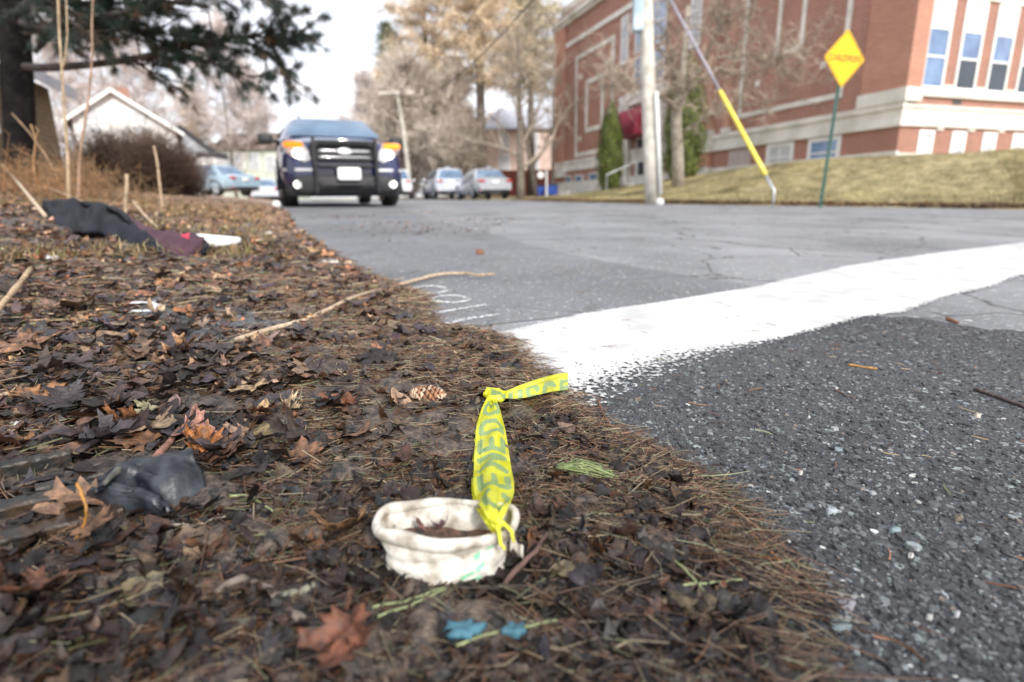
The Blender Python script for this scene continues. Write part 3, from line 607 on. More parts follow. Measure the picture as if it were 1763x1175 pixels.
dd = rightd(p[:, 0], p[:, 1]); gc = np.where((dd < .35)[:, None], gc*np.array([.9, .6, .5])*.7, gc)
V, f, _ = blades(n, np.c_[p, T(p[:, 0], p[:, 1])+.005], .07, 1.1, .005, gc, r1); mb = MB(); mb.add(V, f, col=np.repeat(gc, 6, axis=0)); tag(mb.build('lawn_grass', M['grass']), kind='stuff')
p = lawn_pts(9000, r1, .3); mb = MB(); scatter_leaves(mb, leaf_template('frag', 2, 77, 9), np.c_[p, T(p[:, 0], p[:, 1])+.02], r1.uniform(.02, .06, len(p)), .5, .8, pick(len(p), [3, 1, 2, 1, 2, 2, .5, 2, 1], r1), r1)
tag(mb.build('kerb_leaves', M['leaf']), kind='stuff')
# debris streaks on the road
r_ = np.random.default_rng(3); k = 700; cxs = np.array([(-.9, 4.2), (-.55, 3.6), (-1.6, 5.6), (-.3, 4.9), (-1.1, 7)])[r_.integers(0, 5, k)]; p = cxs+r_.standard_normal((k, 2))*np.array([.22, .3])
mb = MB(); scatter_leaves(mb, leaf_template('frag', 2, 78, 9), np.c_[p, T(p[:, 0], p[:, 1])+.006], r_.uniform(.005, .022, k), .25, .7, pick(k, [3, 1, 1, 1, 3, 1, 1, 2, 0], r_)*1.2, r_)
tag(mb.build('road_leaf_bits', M['leaf']), kind='stuff')

# ------------------------------------------------------------------ foreground things
def surf(px, py, h=0): return onT(px, py, h)
def hero_leaf(px, py, size, rot, col, tilt, curl, label, kind='maple', h=.012, seed=0, name='maple_leaf', mat_=None, flip=0):
    r_ = np.random.default_rng(seed+900); p = onT(px, py, h); depth = float(-(CMn.T@(p-CAMP))[2]); s = size/F*depth/1.6
    V, f3, f4, ang, rad = leaf_template(kind, 9, seed)
    x, y = V[:, 0], V[:, 1]; ph = r_.random(4)*6.28
    z = curl[0]*x*x+curl[1]*y*y+.14*np.sin(5*ang+ph[0])*rad**1.4*abs(curl[0]+.4)+.06*np.sin(9*x+ph[1])*np.sin(8*y+ph[2])+.03*np.sin(19*x+ph[3])*np.sin(17*y)
    L = np.stack([x*(1-.3*min(abs(curl[0]), 1)*np.abs(x)), y*(1-.2*min(abs(curl[1]), 1)*np.abs(y)), z], -1)*s
    shade = 1+.25*np.sin(6*x+ph[0])*np.sin(5*y+ph[1])-.35*np.exp(-(np.abs(np.sin(2.5*ang))*rad*10)**2)+.12*r_.standard_normal(len(x))
    m = MB(); m.add(L, [tuple(q) for q in f3], col=np.array(col)[None]*shade[:, None]); m.f.append(f4); m.m.append(np.zeros(len(f4)))
    root = m.build(name, mat_ or M['leaf'], smooth=True)
    so_ = root.modifiers.new('thick', 'SOLIDIFY'); so_.thickness = .0004
    root.location = p; root.rotation_euler = (R_(tilt[0]), R_(tilt[1]), R_(rot)); tag(root, label, 'leaf')
    y0 = V[:, 1].min()*s*.75
    st = MB(); st.tube([(0, y0*1.0, curl[1]*.3*s), (.05*s, y0*1.5, .1*s), (.15*s, y0*2.2, .05*s)], [.0009, .0007, .0005], 5, col=np.array(col)*.8); st.build('leaf_stem', M['needle'], root)
    return root
HL = [ # px, py, size px, rot, colour, tilt, curl, label, kind
 (42, 592, 125, 30, (.22, .12, .07), (8, -6), (.25, .1), 'broad brown maple leaf lying flat at the left border below the trousers', 'maple', .02),
 (68, 683, 100, 80, (.24, .12, .055), (10, 8), (.4, .3), 'orange-brown maple leaf with turned-up points at the left border', 'maple', .015),
 (132, 524, 105, 200, (.19, .12, .085), (0, 12), (.5, .2), 'wide dull brown leaf left of the white sprayed bracket', 'maple', .02),
 (296, 702, 60, 10, (.20, .14, .12), (22, 0), (.2, .3), 'small greyish pink leaf beside the upper end of the reddish twig', 'oval', .01),
 (250, 585, 62, 150, (.30, .17, .08), (25, 10), (.9, .3), 'curled tan leaf standing on edge on the bare damp patch', 'oval', .012),
 (308, 604, 90, -50, (.36, .21, .12), (20, -15), (.8, .4), 'light tan folded leaf at the right side of the bare damp patch', 'maple', .012),
 (205, 578, 78, 100, (.24, .16, .10), (5, 5), (.4, .2), 'pale brown leaf lying left of the bare damp patch', 'oval', .012),
 (346, 762, 78, 20, (.30, .125, .045), (38, 20), (1.1, .4), 'bright orange-brown leaf curled upright behind the black rubber scrap', 'maple', .016),
 (592, 905, 118, 175, (.21, .12, .06), (14, 12), (.7, .5), 'large curled brown leaf just left of the white cup', 'maple', .012),
 (345, 903, 95, 200, (.33, .29, .24), (18, 0), (.35, .3), 'mottled grey and cream leaf touching the black rubber scrap', 'maple', .008),
 (690, 692, 60, 60, (.30, .20, .14), (48, -20), (1.2, .3), 'tan folded leaf standing up left of the pine cone', 'oval', .012),
 (497, 703, 52, 100, (.42, .31, .20), (25, 15), (1.2, .8), 'pale crumpled leaf right of two half buried leaves in mid litter', 'maple', .012),
 (452, 708, 46, 10, (.40, .28, .16), (40, 15), (1.2, .6), 'pale tan curled leaf standing beside the pale crumpled leaf', 'oval', .012),
 (594, 1095, 150, 170, (.13, .05, .028), (-28, 10), (.5, .7), 'big reddish brown leaf standing close to the camera at the bottom', 'maple', .035),
 (60, 1010, 150, 120, (.10, .045, .025), (5, 20), (.4, .3), 'large dark brown leaf in the lower left corner', 'maple', .02),
 (655, 604, 52, 60, (.24, .12, .075), (20, 10), (.9, .3), 'small reddish brown leaf alone in the needles below the long pale stick', 'oval', .01),
 (690, 1082, 70, 10, (.13, .12, .125), (20, 0), (.2, .2), 'small grey star-shaped leaf below the white cup', 'maple', .005),
 (985, 950, 95, 250, (.085, .075, .075), (8, 5), (.2, .2), 'dark grey lobed leaf right of the white cup', 'maple', .005),
 (458, 602, 80, 40, (.17, .085, .055), (20, 12), (.5, .2), 'reddish leaf near the lower end of the long pale stick', 'oval', .01),
 (205, 697, 75, 300, (.15, .08, .06), (5, -5), (.3, .2), 'dull purple-brown leaf right of the orange-brown maple leaf', 'maple', .008),
 (540, 870, 85, 120, (.10, .045, .04), (8, 5), (.4, .3), 'wet dark red leaf behind the large curled brown leaf', 'maple', .006),
 (1028, 852, 55, 230, (.20, .09, .05), (15, 5), (.7, .2), 'narrow rusty leaf right of the green needle tuft', 'oval', .006),
 (95, 640, 60, 230, (.20, .15, .12), (20, 5), (.6, .4), 'small grey-brown leaf between the two big leaves at the left border', 'maple', .01),
 (640, 742, 70, 30, (.11, .10, .11), (8, 5), (.3, .4), 'bluish grey wet leaf left of the yellow tape loop', 'maple', .005),
 (160, 905, 90, 280, (.12, .065, .035), (5, 5), (.3, .4), 'thin brown leaf lying across the drain grate bars', 'maple', .022),
 (880, 948, 30, 30, (.08, .05, .04), (5, 5), (.3, .2), 'small dark leaf fragment pressed against the right side of the cup', 'oval', .01),
]
for i, h in enumerate(HL):
    px, py, sz, rot, col, tilt, curl, lab, kind, hh = h
    hero_leaf(px, py, sz, rot, col, tilt, curl, lab, kind, hh, i, name='maple_leaf' if kind == 'maple' else 'fallen_leaf')

# sticks: polylines through photo pixels resting on the litter
def stick(pxs, r0, r1_, col, label, cat='stick', name='stick', h=.006, hs=None, knots=True, k=7, seed=0, mat_=None, n=28, wob=.0007, sm=2):
    Pt = np.array([onT(px, py, (hs[i] if hs else h)) for i, (px, py) in enumerate(pxs)])
    s = np.r_[0, np.cumsum(np.linalg.norm(np.diff(Pt, axis=0), axis=1))]; t = np.linspace(0, s[-1], n)
    c = np.stack([np.interp(t, s, Pt[:, j]) for j in range(3)], -1)
    for _ in range(sm): c[1:-1] = (c[:-2]+2*c[1:-1]+c[2:])/4
    r_ = np.random.default_rng(seed+50); c[1:-1] += r_.standard_normal((n-2, 3))*wob*.4
    rad = np.linspace(r0, r1_, n)*(1+.035*r_.standard_normal(n)); 
    if knots: rad[r_.integers(2, n-2, 3)] *= 1.14
    cols = np.repeat(np.array(col)[None]*(1+.15*r_.standard_normal((n, 1))), k, axis=0)
    b0 = c[0].copy(); o = MB().tube(c, rad, k, col=cols).build(name, mat_ or M['twig'], origin=b0, smooth=True); o.location = b0; tag(o, label, cat); return o
stick([(405, 586), (440, 574), (530, 551), (610, 511), (700, 487), (758, 471), (800, 471)], .0042, .0048, (.42, .32, .22), 'long pale bent stick reaching from the litter out over the asphalt', name='long_stick', h=.012)
stick([(800, 471), (822, 474), (852, 472)], .0042, .003, (.38, .27, .17), 'short dark-knotted end piece of the pale stick lying on the asphalt', name='stick_end', h=.014, n=12)
stick([(338, 697), (315, 732), (285, 770), (258, 798)], .0027, .0033, (.20, .10, .075), 'straight reddish twig leaning above the black rubber scrap', 'twig', 'twig', h=.014)
stick([(948, 862), (950, 905), (925, 945), (880, 990), (862, 1015)], .0011, .0019, (.09, .05, .04), 'thin dark curved twig right of the white cup', 'twig', 'twig', hs=[.006, .01, .02, .016, .006])
stick([(375, 1022), (400, 1002), (435, 1000), (475, 1028), (520, 1070)], .0026, .0036, (.15, .12, .10), 'thick crooked grey-brown stick near the bottom left', name='crooked_stick', h=.010, n=16, sm=1, wob=.0030, seed=3)
stick([(488, 1028), (520, 1020), (552, 1006)], .0032, .0030, (.20, .19, .14), 'short pale broken stick touching the crooked stick', name='broken_stick', h=.010, n=12)
stick([(752, 775), (768, 812), (782, 852)], .0016, .0019, (.05, .03, .025), 'thin black twig pointing down at the back of the cup rim', 'twig', 'twig', h=.008)
stick([(1086, 838), (1098, 885), (1116, 930)], .0022, .0026, (.035, .025, .02), 'black wet twig right of the green needle tuft', 'twig', 'twig', h=.007)
stick([(1190, 868), (1235, 890), (1290, 915), (1345, 968)], .0020, .0009, (.30, .14, .05), 'rusty stem lying along the debris edge on the asphalt', 'twig', 'twig', h=.010)
stick([(1678, 670), (1720, 684), (1768, 702)], .0026, .0022, (.07, .05, .045), 'dark twig on the asphalt at the right border', 'twig', 'twig', h=.004, n=14)
stick([(1460, 628), (1485, 632), (1510, 635)], .0017, .0016, (.34, .17, .05), 'short orange twig on the coarse asphalt below the stop line', 'twig', 'twig', h=.003, n=10)
stick([(1630, 548), (1650, 556)], .0035, .0028, (.24, .10, .05), 'small red-brown twig beside the crack in the road', 'twig', 'twig', h=.004, n=8)
stick([(1436, 671), (1452, 678), (1473, 686)], .0010, .0008, (.14, .08, .06), 'thin brown sprig on the coarse asphalt left of the dark twig', 'twig', 'twig', h=.003, n=8)
stick([(1030, 690), (1035, 705), (1052, 735)], .0017, .0014, (.16, .08, .05), 'small brown twig at the worn end of the stop line', 'twig', 'twig', h=.006, n=10)
GB = [((650, 1062), (700, 1045), (768, 1014)), ((640, 1046), (690, 1037), (763, 1012)), ((785, 1112), (860, 1085), (960, 1068)), ((1165, 1010), (1210, 1004), (1278, 998)), ((1158, 963), (1185, 985), (1215, 1020)), ((395, 855), (430, 852), (470, 880))]
GLn = ['pale green flat grass blade lowest in front of the cup', 'pale green grass blade touching the foot of the cup', 'grey-green grass blade lying over the blue scraps', 'pale green needle lying level right of the cup near the asphalt', 'grey-green bent needle below the dark grey leaf', 'thin green blade near the mottled leaf']
for i, g in enumerate(GB): stick(list(g), .0011, .0008, (.30, .34, .17), GLn[i], 'grass blade', 'grass_blade', h=.012, knots=False, k=4, mat_=M['grass'], n=12)
stick([(112, 956), (140, 915), (151, 880), (133, 832)], .0007, .0011, (.36, .17, .035), 'orange curved stalk standing up before the drain grate', 'stalk', 'orange_stalk', hs=[.004, .02, .035, .05], knots=False, mat_=M['needle'])
stick([(540, 550), (620, 560), (700, 490)], .0006, .0006, (.25, .25, .12), 'fine straw bridging the needles under the pale stick', 'straw', 'straw', h=.01, knots=False, mat_=M['needle'])
stick([(78, 372), (40, 322), (-12, 268)], .0075, .0085, (.52, .42, .30), 'thick pale cane leaning over the left end of the trousers', 'cane', 'dead_cane', hs=[.03, .10, .20])
stick([(152, 352), (95, 328), (40, 314)], .0050, .0055, (.46, .36, .25), 'pale cane lying behind the trousers', 'cane', 'dead_cane', hs=[.03, .05, .07])
stick([(52, 464), (25, 500), (-10, 540)], .0050, .0045, (.42, .30, .18), 'tan broken cane at the left border above the broad brown leaf', 'cane', 'dead_cane', h=.03, n=14)
stick([(272, 394), (248, 370), (228, 346)], .0062, .0045, (.46, .35, .24), 'pale slanting cane behind the middle of the trousers', 'cane', 'dead_cane', hs=[.01, .04, .09], n=14)

# pine cone
def cone(px, py, L_, W_, label):
    p = onT(px, py, W_*.42); root = empty('pine_cone', p, label, 'pine cone', rot=(0, R_(8), R_(12)))
    core = MB(); t = np.linspace(0, math.pi, 12); core.tube(np.c_[-L_/2*np.cos(t), 0*t, 0*t], W_*.40*np.sin(t).clip(.05), 10, col=(.12, .05, .03)); core.build('core', M['twig'], root, smooth=True)
    sc_ = MB(); r_ = np.random.default_rng(1)
    for i in range(120):
        u = (i+.5)/120; th = i*2.39996; tt_ = math.pi*u; x = -L_/2*math.cos(tt_*.94+.08); rr_ = W_/2*math.sin(tt_*.94+.08)**.75
        n_ = np.array([-.25, math.cos(th), math.sin(th)]); n_ /= np.linalg.norm(n_); ax = np.array([1, 0, 0.]); s_v = np.cross(n_, ax); s_v /= np.linalg.norm(s_v); c0 = np.array([x, rr_*math.cos(th), rr_*math.sin(th)]); w2 = W_*.17
        f_ = ax*.5+n_*.35; pts = [c0-s_v*w2*.7-f_*w2, c0+s_v*w2*.7-f_*w2, c0+s_v*w2+ax*w2*.2+n_*w2*.15, c0+ax*w2*.9+n_*w2*.35, c0-s_v*w2+ax*w2*.2+n_*w2*.15, c0+n_*w2*.5]
        lit = (.55, .40, .28) if r_.random() < .55 else (.30, .14, .07)
        sc_.add(pts, [(0, 1, 5), (1, 2, 5), (2, 3, 5), (3, 4, 5), (4, 0, 5)], col=[(.18, .07, .035)]*2+[lit]*3+[tuple(.7*np.array(lit))])
    sc_.build('scales', M['twig'], root); return root
cone(735, 683, .040, .024, 'brown spruce cone lying on the needles left of the tape knot')

# green needle tuft
p = onT(990, 814, .006); root = empty('needle_tuft', p, 'flattened bundle of green pine needles right of the tape', 'needle tuft'); r_ = np.random.default_rng(4); n = 90
a = r_.normal(-.10, .09, n); L_ = r_.uniform(.035, .06, n); Pn = np.zeros((n, 4, 3)); x0 = -.026+r_.normal(0, .002, n)
for i in range(4): s = i/3; Pn[:, i, 0] = x0+np.cos(a)*L_*s; Pn[:, i, 1] = r_.normal(0, .0015, n)+np.sin(a)*L_*s*1.4; Pn[:, i, 2] = .002+.010*math.sin(s*2.6)*r_.random(n)
MB().tubes(Pn, np.tile(np.array([.0007, .0007, .0006, .0003]), (n, 1)), 3, np.array([(.16, .20, .075)])*(1+.3*r_.standard_normal((n, 1))).clip(.4, 1.7)).build('needles', M['needle'], root)
MB().tube([(-.032, 0, .003), (-.02, 0, .005)], [.002, .0015], 6, col=(.3, .2, .1)).build('twig_base', M['twig'], root)

# torn, crushed white cup
def cup():
    base = onT(772, 985, 0); dep = float(-(CMn.T@(base-CAMP))[2]); ppm = F/dep
    ctr = np.array([base[0]-.0012, base[1]+.002, T1(base[0], base[1]+.009)+.002])
    root = empty('crushed_cup', ctr, 'dirty white crushed cup half sunk in the wet leaves, tied to the yellow tape', 'cup', rot=(0, 0, R_(-3)))
    nth, nvv = 96, 26; th = np.linspace(0, 2*math.pi, nth, endpoint=False)
    def rim(th): 
        a_, b_ = .0462, .0215; x = a_*np.cos(th); y = b_*np.sin(th)
        x = x+.002*np.sin(2*th+.6); y = y+.0018*np.sin(3*th+.4)-.0010*np.cos(2*th)+.0007*np.sin(5*th); z = .0345+.0035*np.sin(th+.5)+.0014*np.sin(2*th+1.)+.0006*np.sin(5*th)-.001*np.cos(th)
        return np.stack([x, y, z], -1)
    def foot(th): return np.stack([.028*np.cos(th)+.002*np.sin(3*th)+.003, .015*np.sin(th)+.0012*np.sin(4*th)-.0125, -.005+0*th], -1)
    def wall(th, v, inset=0):     # v 0 at rim, 1 at foot
        A_, B2 = rim(th), foot(th); v = np.asarray(v)[..., None]; Pt = A_*(1-v)+B2*v
        c0 = np.array([0, -.002, 0]); rd = Pt-c0; rd[..., 2] = 0; L_ = np.linalg.norm(rd, axis=-1, keepdims=True); rdn = rd/(L_+1e-9)
        vv = v[..., 0]; bul = .0030*np.sin(vv*math.pi)**1*(np.sin(2*th+.3)*.6+.5)+.0006*np.sin(6*th+9*vv)*np.sin(vv*3)+.0003*np.sin(13*th-7*vv)*vv+.0010*np.sin(4*th+11*vv)*vv
        bul = bul-.0018*np.exp(-((vv-.30-.1*np.sin(th*2))/.06)**2)+.0014*np.exp(-((vv-.62-.12*np.cos(th*3))/.05)**2)
        return Pt+rdn*(bul-inset)[..., None]
    m = MB(); TH, VV = np.meshgrid(th, np.linspace(0, 1, nvv), indexing='ij'); outer = wall(TH, VV); inner = wall(TH, VV, .0018); inner[..., 2] -= .001
    fold = np.exp(-((TH-1.15)/.55)**2)*sstep(.0, .35, VV)       # back wall folded inwards
    inner[..., 1] -= fold*.006*(1-.6*VV); inner[..., 2] += fold*.001
    m.grid(np.transpose(outer, (1, 0, 2)), closed=True); m.grid(np.transpose(inner, (1, 0, 2))[::-1], closed=True); body = m.build('cup_wall', M['cup'], root, smooth=True)
    rp_ = rim(np.r_[th, th[:1]]); rd = np.r_[[.0023+.0004*math.sin(3*t+1)+.0002*math.sin(8*t)+.0012*max(-math.sin(t), 0)+.0008*max(-math.cos(t), 0) for t in np.r_[th, th[:1]]]]
    mm = MB(); k = 12; c = rp_[:-1]; tg = np.roll(c, -1, 0)-np.roll(c, 1, 0); tg /= np.linalg.norm(tg, axis=1)[:, None]; up = np.array([0, 0, 1.]); sd_ = np.cross(tg, up); sd_ /= np.linalg.norm(sd_, axis=1)[:, None]; u2 = np.cross(sd_, tg)
    an = np.arange(k)*2*math.pi/k; g = c[:, None]+rd[:-1, None, None]*(np.cos(an)[None, :, None]*sd_[:, None]*1.05+np.sin(an)[None, :, None]*u2[:, None]*1.35)
    mm.add(g.reshape(-1, 3), [(i*k+j, i*k+(j+1) % k, ((i+1) % nth)*k+(j+1) % k, ((i+1) % nth)*k+j) for i in range(nth) for j in range(k)]); mm.build('rolled_rim', M['cup'], root, smooth=True)
    # torn flap on the right of the rim
    fl = MB(); pts = np.array([[(.045+.008*u, -.012-.004*v_+.003*math.sin(5*u), .030-.006*v_-.004*u+.002*math.sin(9*u)) for v_ in np.linspace(0, 1, 5)] for u in np.linspace(0, 1, 9)]); fl.grid(pts); f_ = fl.build('torn_flap', M['cup'], root, smooth=True); f_.modifiers.new('s', 'SOLIDIFY').thickness = .0016
    # printed green lines follow the wall
    def ribbon(ths, vs, hw, name='printed_line'):
        n = len(ths); G_ = []
        for dv in (-hw, hw): q = wall(np.array(ths), np.clip(np.array(vs)+dv, 0, 1.1)); rdn = q.copy(); rdn[:, 2] = 0; rdn /= np.linalg.norm(rdn, axis=1)[:, None]; G_.append(q+rdn*.0004)
        MB().grid(np.stack(G_, 1)).build(name, M['cup_print'], root, smooth=True)
    ribbon(np.linspace(-2.2, -.75, 50), .76+.05*np.sin(np.linspace(0, 3, 50))-np.linspace(0, .28, 50)**1.2*.6, .034)
    ribbon(np.linspace(-1.25, -.75, 24), .62+0*np.linspace(0, 1, 24)-np.linspace(0, .2, 24), .045)
    ribbon(np.full(14, -.86)+np.linspace(0, .05, 14), np.linspace(.2, .6, 14), .0, 'printed_line') if False else ribbon(np.linspace(-.98, -.86, 12), np.linspace(.30, .24, 12), .05)
    ribbon(np.linspace(-.74, -.62, 12), np.linspace(.18, .14, 12), .04)
    # dark floor of leaf mould inside
    fm = MB(); rr_ = np.linspace(0, 1, 12)[:, None]; wv_ = wall(th, np.full(nth, .26), .0034); cen = wv_.mean(0); fp = cen+(wv_-cen)[None]*rr_[..., None]*.97; fp[..., 2] = cen[2]+.003*vnoise((fp[..., 0]+1).ravel(), (fp[..., 1]+1).ravel(), .006, 4).reshape(fp.shape[:2])-.002
    fm.grid(fp, closed=True, col=(1.2, .8, .7)); fm.build('leaf_mould', M['soil'], root, smooth=True)
    return root, ctr
def cup_mat():
    m = mat('cup_foam', (.22, .18, .13), (.60, .57, .51), 60, .6, .9, 200, contrast=(.34, .56), bdist=.0015, detail=8)
    t = m.node_tree; L = t.links.new; b = t.nodes['Principled BSDF']; prev = b.inputs['Base Color'].links[0].from_socket
    tcn = N(t, 'ShaderNodeTexCoord'); nn = N(t, 'ShaderNodeTexNoise'); nn.inputs['Scale'].default_value = 75; nn.inputs['Detail'].default_value = 6; L(tcn.outputs['Object'], nn.inputs['Vector'])
    r = N(t, 'ShaderNodeValToRGB'); r.color_ramp.elements[0].position = .30; r.color_ramp.elements[0].color = (.10, .075, .05, 1); r.color_ramp.elements[1].position = .37; r.color_ramp.elements[1].color = (1, 1, 1, 1)
    L(nn.outputs[0], r.inputs[0]); mm = N(t, 'ShaderNodeMixRGB', blend_type='MULTIPLY'); mm.inputs[0].default_value = .8; L(prev, mm.inputs[1]); L(r.outputs[0], mm.inputs[2]); L(mm.outputs[0], b.inputs['Base Color']); return m
M['cup'] = cup_mat(); M['cup_print'] = mat('cup_print', (.10, .42, .22), (.25, .60, .38), 60, .5)
cup_root, cup_ctr = cup()
for i, (px, py, s, rot, lab) in enumerate([(722, 902, 26, 70, 'small upright dark red leaf inside the cup, left one'), (760, 905, 34, 200, 'small purple-brown leaf inside the cup, right one')]):
    hero_leaf(px, py, s, rot, (.14, .06, .055) if i == 0 else (.16, .10, .11), (50, 10), (.8, .3), lab, 'oval' if i == 0 else 'maple', .034, 60+i, name='fallen_leaf')

# yellow tape with printed words
FONT = {'C': [(.8, .18, .6, .0), (.6, 0, .3, 0), (.3, 0, .1, .2), (.1, .2, .1, .8), (.1, .8, .3, 1), (.3, 1, .6, 1), (.6, 1, .8, .82)], 'E': [(.1, 0, .1, 1), (.1, 0, .8, 0), (.1, .5, .65, .5), (.1, 1, .8, 1)],
        'N': [(.1, 0, .1, 1), (.1, 1, .8, 0), (.8, 0, .8, 1)], 'D': [(.1, 0, .1, 1), (.1, 0, .5, 0), (.5, 0, .8, .25), (.8, .25, .8, .75), (.8, .75, .5, 1), (.5, 1, .1, 1)], 'O': [(.3, 0, .6, 0), (.6, 0, .8, .2), (.8, .2, .8, .8), (.8, .8, .6, 1), (.6, 1, .3, 1), (.3, 1, .1, .8), (.1, .8, .1, .2), (.1, .2, .3, 0)],
        'S': [(.8, .85, .6, 1), (.6, 1, .25, 1), (.25, 1, .1, .78), (.1, .78, .25, .55), (.25, .55, .65, .45), (.65, .45, .8, .22), (.8, .22, .6, 0), (.6, 0, .1, .1)]}
def letter_mask(U, V, text, u0, lw, hwd, v0=.22, v1=.78):      # U along the tape, V across (0..1)
    msk = np.zeros(U.shape, bool)
    for i, ch in enumerate(text):
        if ch == ' ': continue
        a = (U-(u0+i*lw))/(lw*.84); bb = (V-v0)/(v1-v0)
        for (x0, y0, x1, y1) in FONT[ch]:
            dx, dy = x1-x0, y1-y0; L2 = dx*dx+dy*dy; t = np.clip(((a-x0)*dx+(bb-y0)*dy)/L2, 0, 1); msk |= np.hypot((a-x0-t*dx), (bb-y0-t*dy)*1.15) < hwd
    return msk
def tape_grid(g, mask, name, parent):
    b = MB(); a, c, _ = g.shape; b.grid(g, mi=mask[:-1, :-1].astype(int).ravel()); o = b.build(name, [M['tape'], M['tape_print']], parent, smooth=True); return o
M['tape'] = mat('tape_yellow', (.80, .80, .03), (.90, .90, .10), 40, .22, .5, 120, translucent=.45, spec=.6, bdist=.001)
M['tape_print'] = mat('tape_print', (.22, .34, .13), (.30, .42, .18), 60, .35, translucent=.2)
rows = [(220, 233, 287), (240, 222, 292), (300, 190, 320), (350, 172, 334), (400, 160, 347), (500, 150, 366), (600, 144, 379), (700, 139, 396), (760, 136, 405), (800, 137, 411), (850, 146, 412), (900, 160, 402), (940, 178, 386), (960, 190, 377), (1000, 220, 350), (1030, 246, 328), (1055, 268, 306), (1070, 276, 298)]
ry = np.array([r[0] for r in rows])/3.914+630; rl = np.array([r[1] for r in rows])/3.914+780; rr2 = np.array([r[2] for r in rows])/3.914+780
knot = onT(851, 685, .016); troot = empty('barrier_tape', knot, 'yellow plastic barrier tape, knotted, with green-black letters, tied to the white cup', 'tape')
na, nb = 200, 44; yy = np.linspace(ry[0], ry[-1], na); g = np.zeros((na, nb, 3)); S = (yy-ry[0])/(ry[-1]-ry[0])
for i, y in enumerate(yy):
    l, r = np.interp(y, ry, rl), np.interp(y, ry, rr2); s = S[i]; hgt = np.interp(s, [0, .12, .5, .75, .9, 1], [.016, .015, .016, .034, .052, .047])
    A_, B2 = onT(l, y, hgt), onT(r, y, hgt); w_ = np.linspace(0, 1, nb)[:, None]; row = A_*(1-w_)+B2*w_; wv = w_[:, 0]; W_ = np.linalg.norm(B2-A_)
    gather = np.exp(-(s/.12)**2)+np.exp(-((1-s)/.14)**2)
    row[:, 2] += W_*.14*np.sin(wv*math.pi)+.0016*np.sin(wv*9+6*s)+.0009*np.sin(s*31+wv*6)+gather*.0018*np.sin(wv*22+2*s)-.002*np.exp(-((wv-.62)/.05)**2)*(.35+gather)-.0015*np.exp(-((wv-.1-.1*s)/.04)**2)
    g[i] = row
lm = np.zeros((na, nb), bool); Ug, Vg = np.meshgrid(1-S, np.linspace(0, 1, nb), indexing='ij')
lm = letter_mask(Ug, 1-Vg+.02*np.sin(9*Ug), 'CENEDO', .125, .145, .135, .16, .84)
tape_grid(g-knot, lm, 'tape_loop', troot)
# underside layer of the folded tape
g2 = g[:, :, :].copy(); g2[:, :, 2] -= .004+.004*np.sin(np.linspace(0, math.pi, nb))[None]; g2[:, :, 0] -= .0016; tape_grid(g2-knot, np.zeros((na, nb), bool), 'tape_underside', troot)
# tail
tl = [(204, 207, 205), (228, 150, 222), (262, 158, 222), (320, 172, 220), (360, 184, 214), (400, 160, 214), (450, 132, 213), (520, 104, 210), (600, 82, 198), (680, 66, 176), (740, 56, 162), (775, 50, 155)]
tx_ = np.array([q[0] for q in tl])/3.914+780; ta = np.array([q[1] for q in tl])/3.914+630; tb = np.array([q[2] for q in tl])/3.914+630
na2, nb2 = 130, 24; xx = np.linspace(tx_[0], tx_[-1], na2); g = np.zeros((na2, nb2, 3))
for i, x in enumerate(xx):
    s = i/(na2-1); a_, b2 = np.interp(x, tx_, ta), np.interp(x, tx_, tb); hg = .016+.010*math.sin(s*math.pi)
    A_, B2 = onT(x, a_, hg+.004), onT(x, b2, hg-.002); w_ = np.linspace(0, 1, nb2)[:, None]; row = A_*(1-w_)+B2*w_; wv = w_[:, 0]
    row[:, 2] += .0035*np.sin(wv*math.pi)+.0014*np.sin(wv*14+9*s); g[i] = row
Ug, Vg = np.meshgrid(np.linspace(0, 1, na2), np.linspace(0, 1, nb2), indexing='ij')
lm = letter_mask(Ug, 1-Vg, 'DOSCE', .10, .20, .15, -.35, .42)|((Ug > .07) & (Ug < .14) & (Vg > .1) & (Vg < .8) & (np.abs(Ug-.10-.05*Vg) < .025))
tape_grid(g-knot, lm, 'tape_tail', troot)
kn = MB(); kp = np.array([onT(*q, .018) for q in [(835, 680), (842, 672), (858, 674), (870, 681), (862, 688), (848, 686), (836, 682)]])-knot; kn.tube(kp, [.002, .0035, .004, .0036, .004, .0038, .002], 9); kn.build('tape_knot', M['tape'], troot, smooth=True)
ek = MB(); e0 = onT(854, 902, .046)-knot
ek.tube([e0+np.array(q) for q in [(-.004, .002, .001), (0, 0, .003), (.004, -.001, .001), (.001, -.002, -.002), (-.003, 0, 0)]], [.0018, .0026, .0026, .0024, .0016], 8)
ek.tube([e0+np.array(q) for q in [(0, -.001, 0), (.002, -.005, -.003), (.003, -.010, -.008), (.006, -.013, -.010)]], [.0019, .0014, .0013, .0008], 6)
ek.tube([e0+np.array(q) for q in [(.001, -.001, .001), (.006, -.003, .001), (.010, -.006, -.002), (.011, -.010, -.007)]], [.0017, .0013, .0013, .0008], 6); ek.build('tied_end', M['tape'], troot, smooth=True)

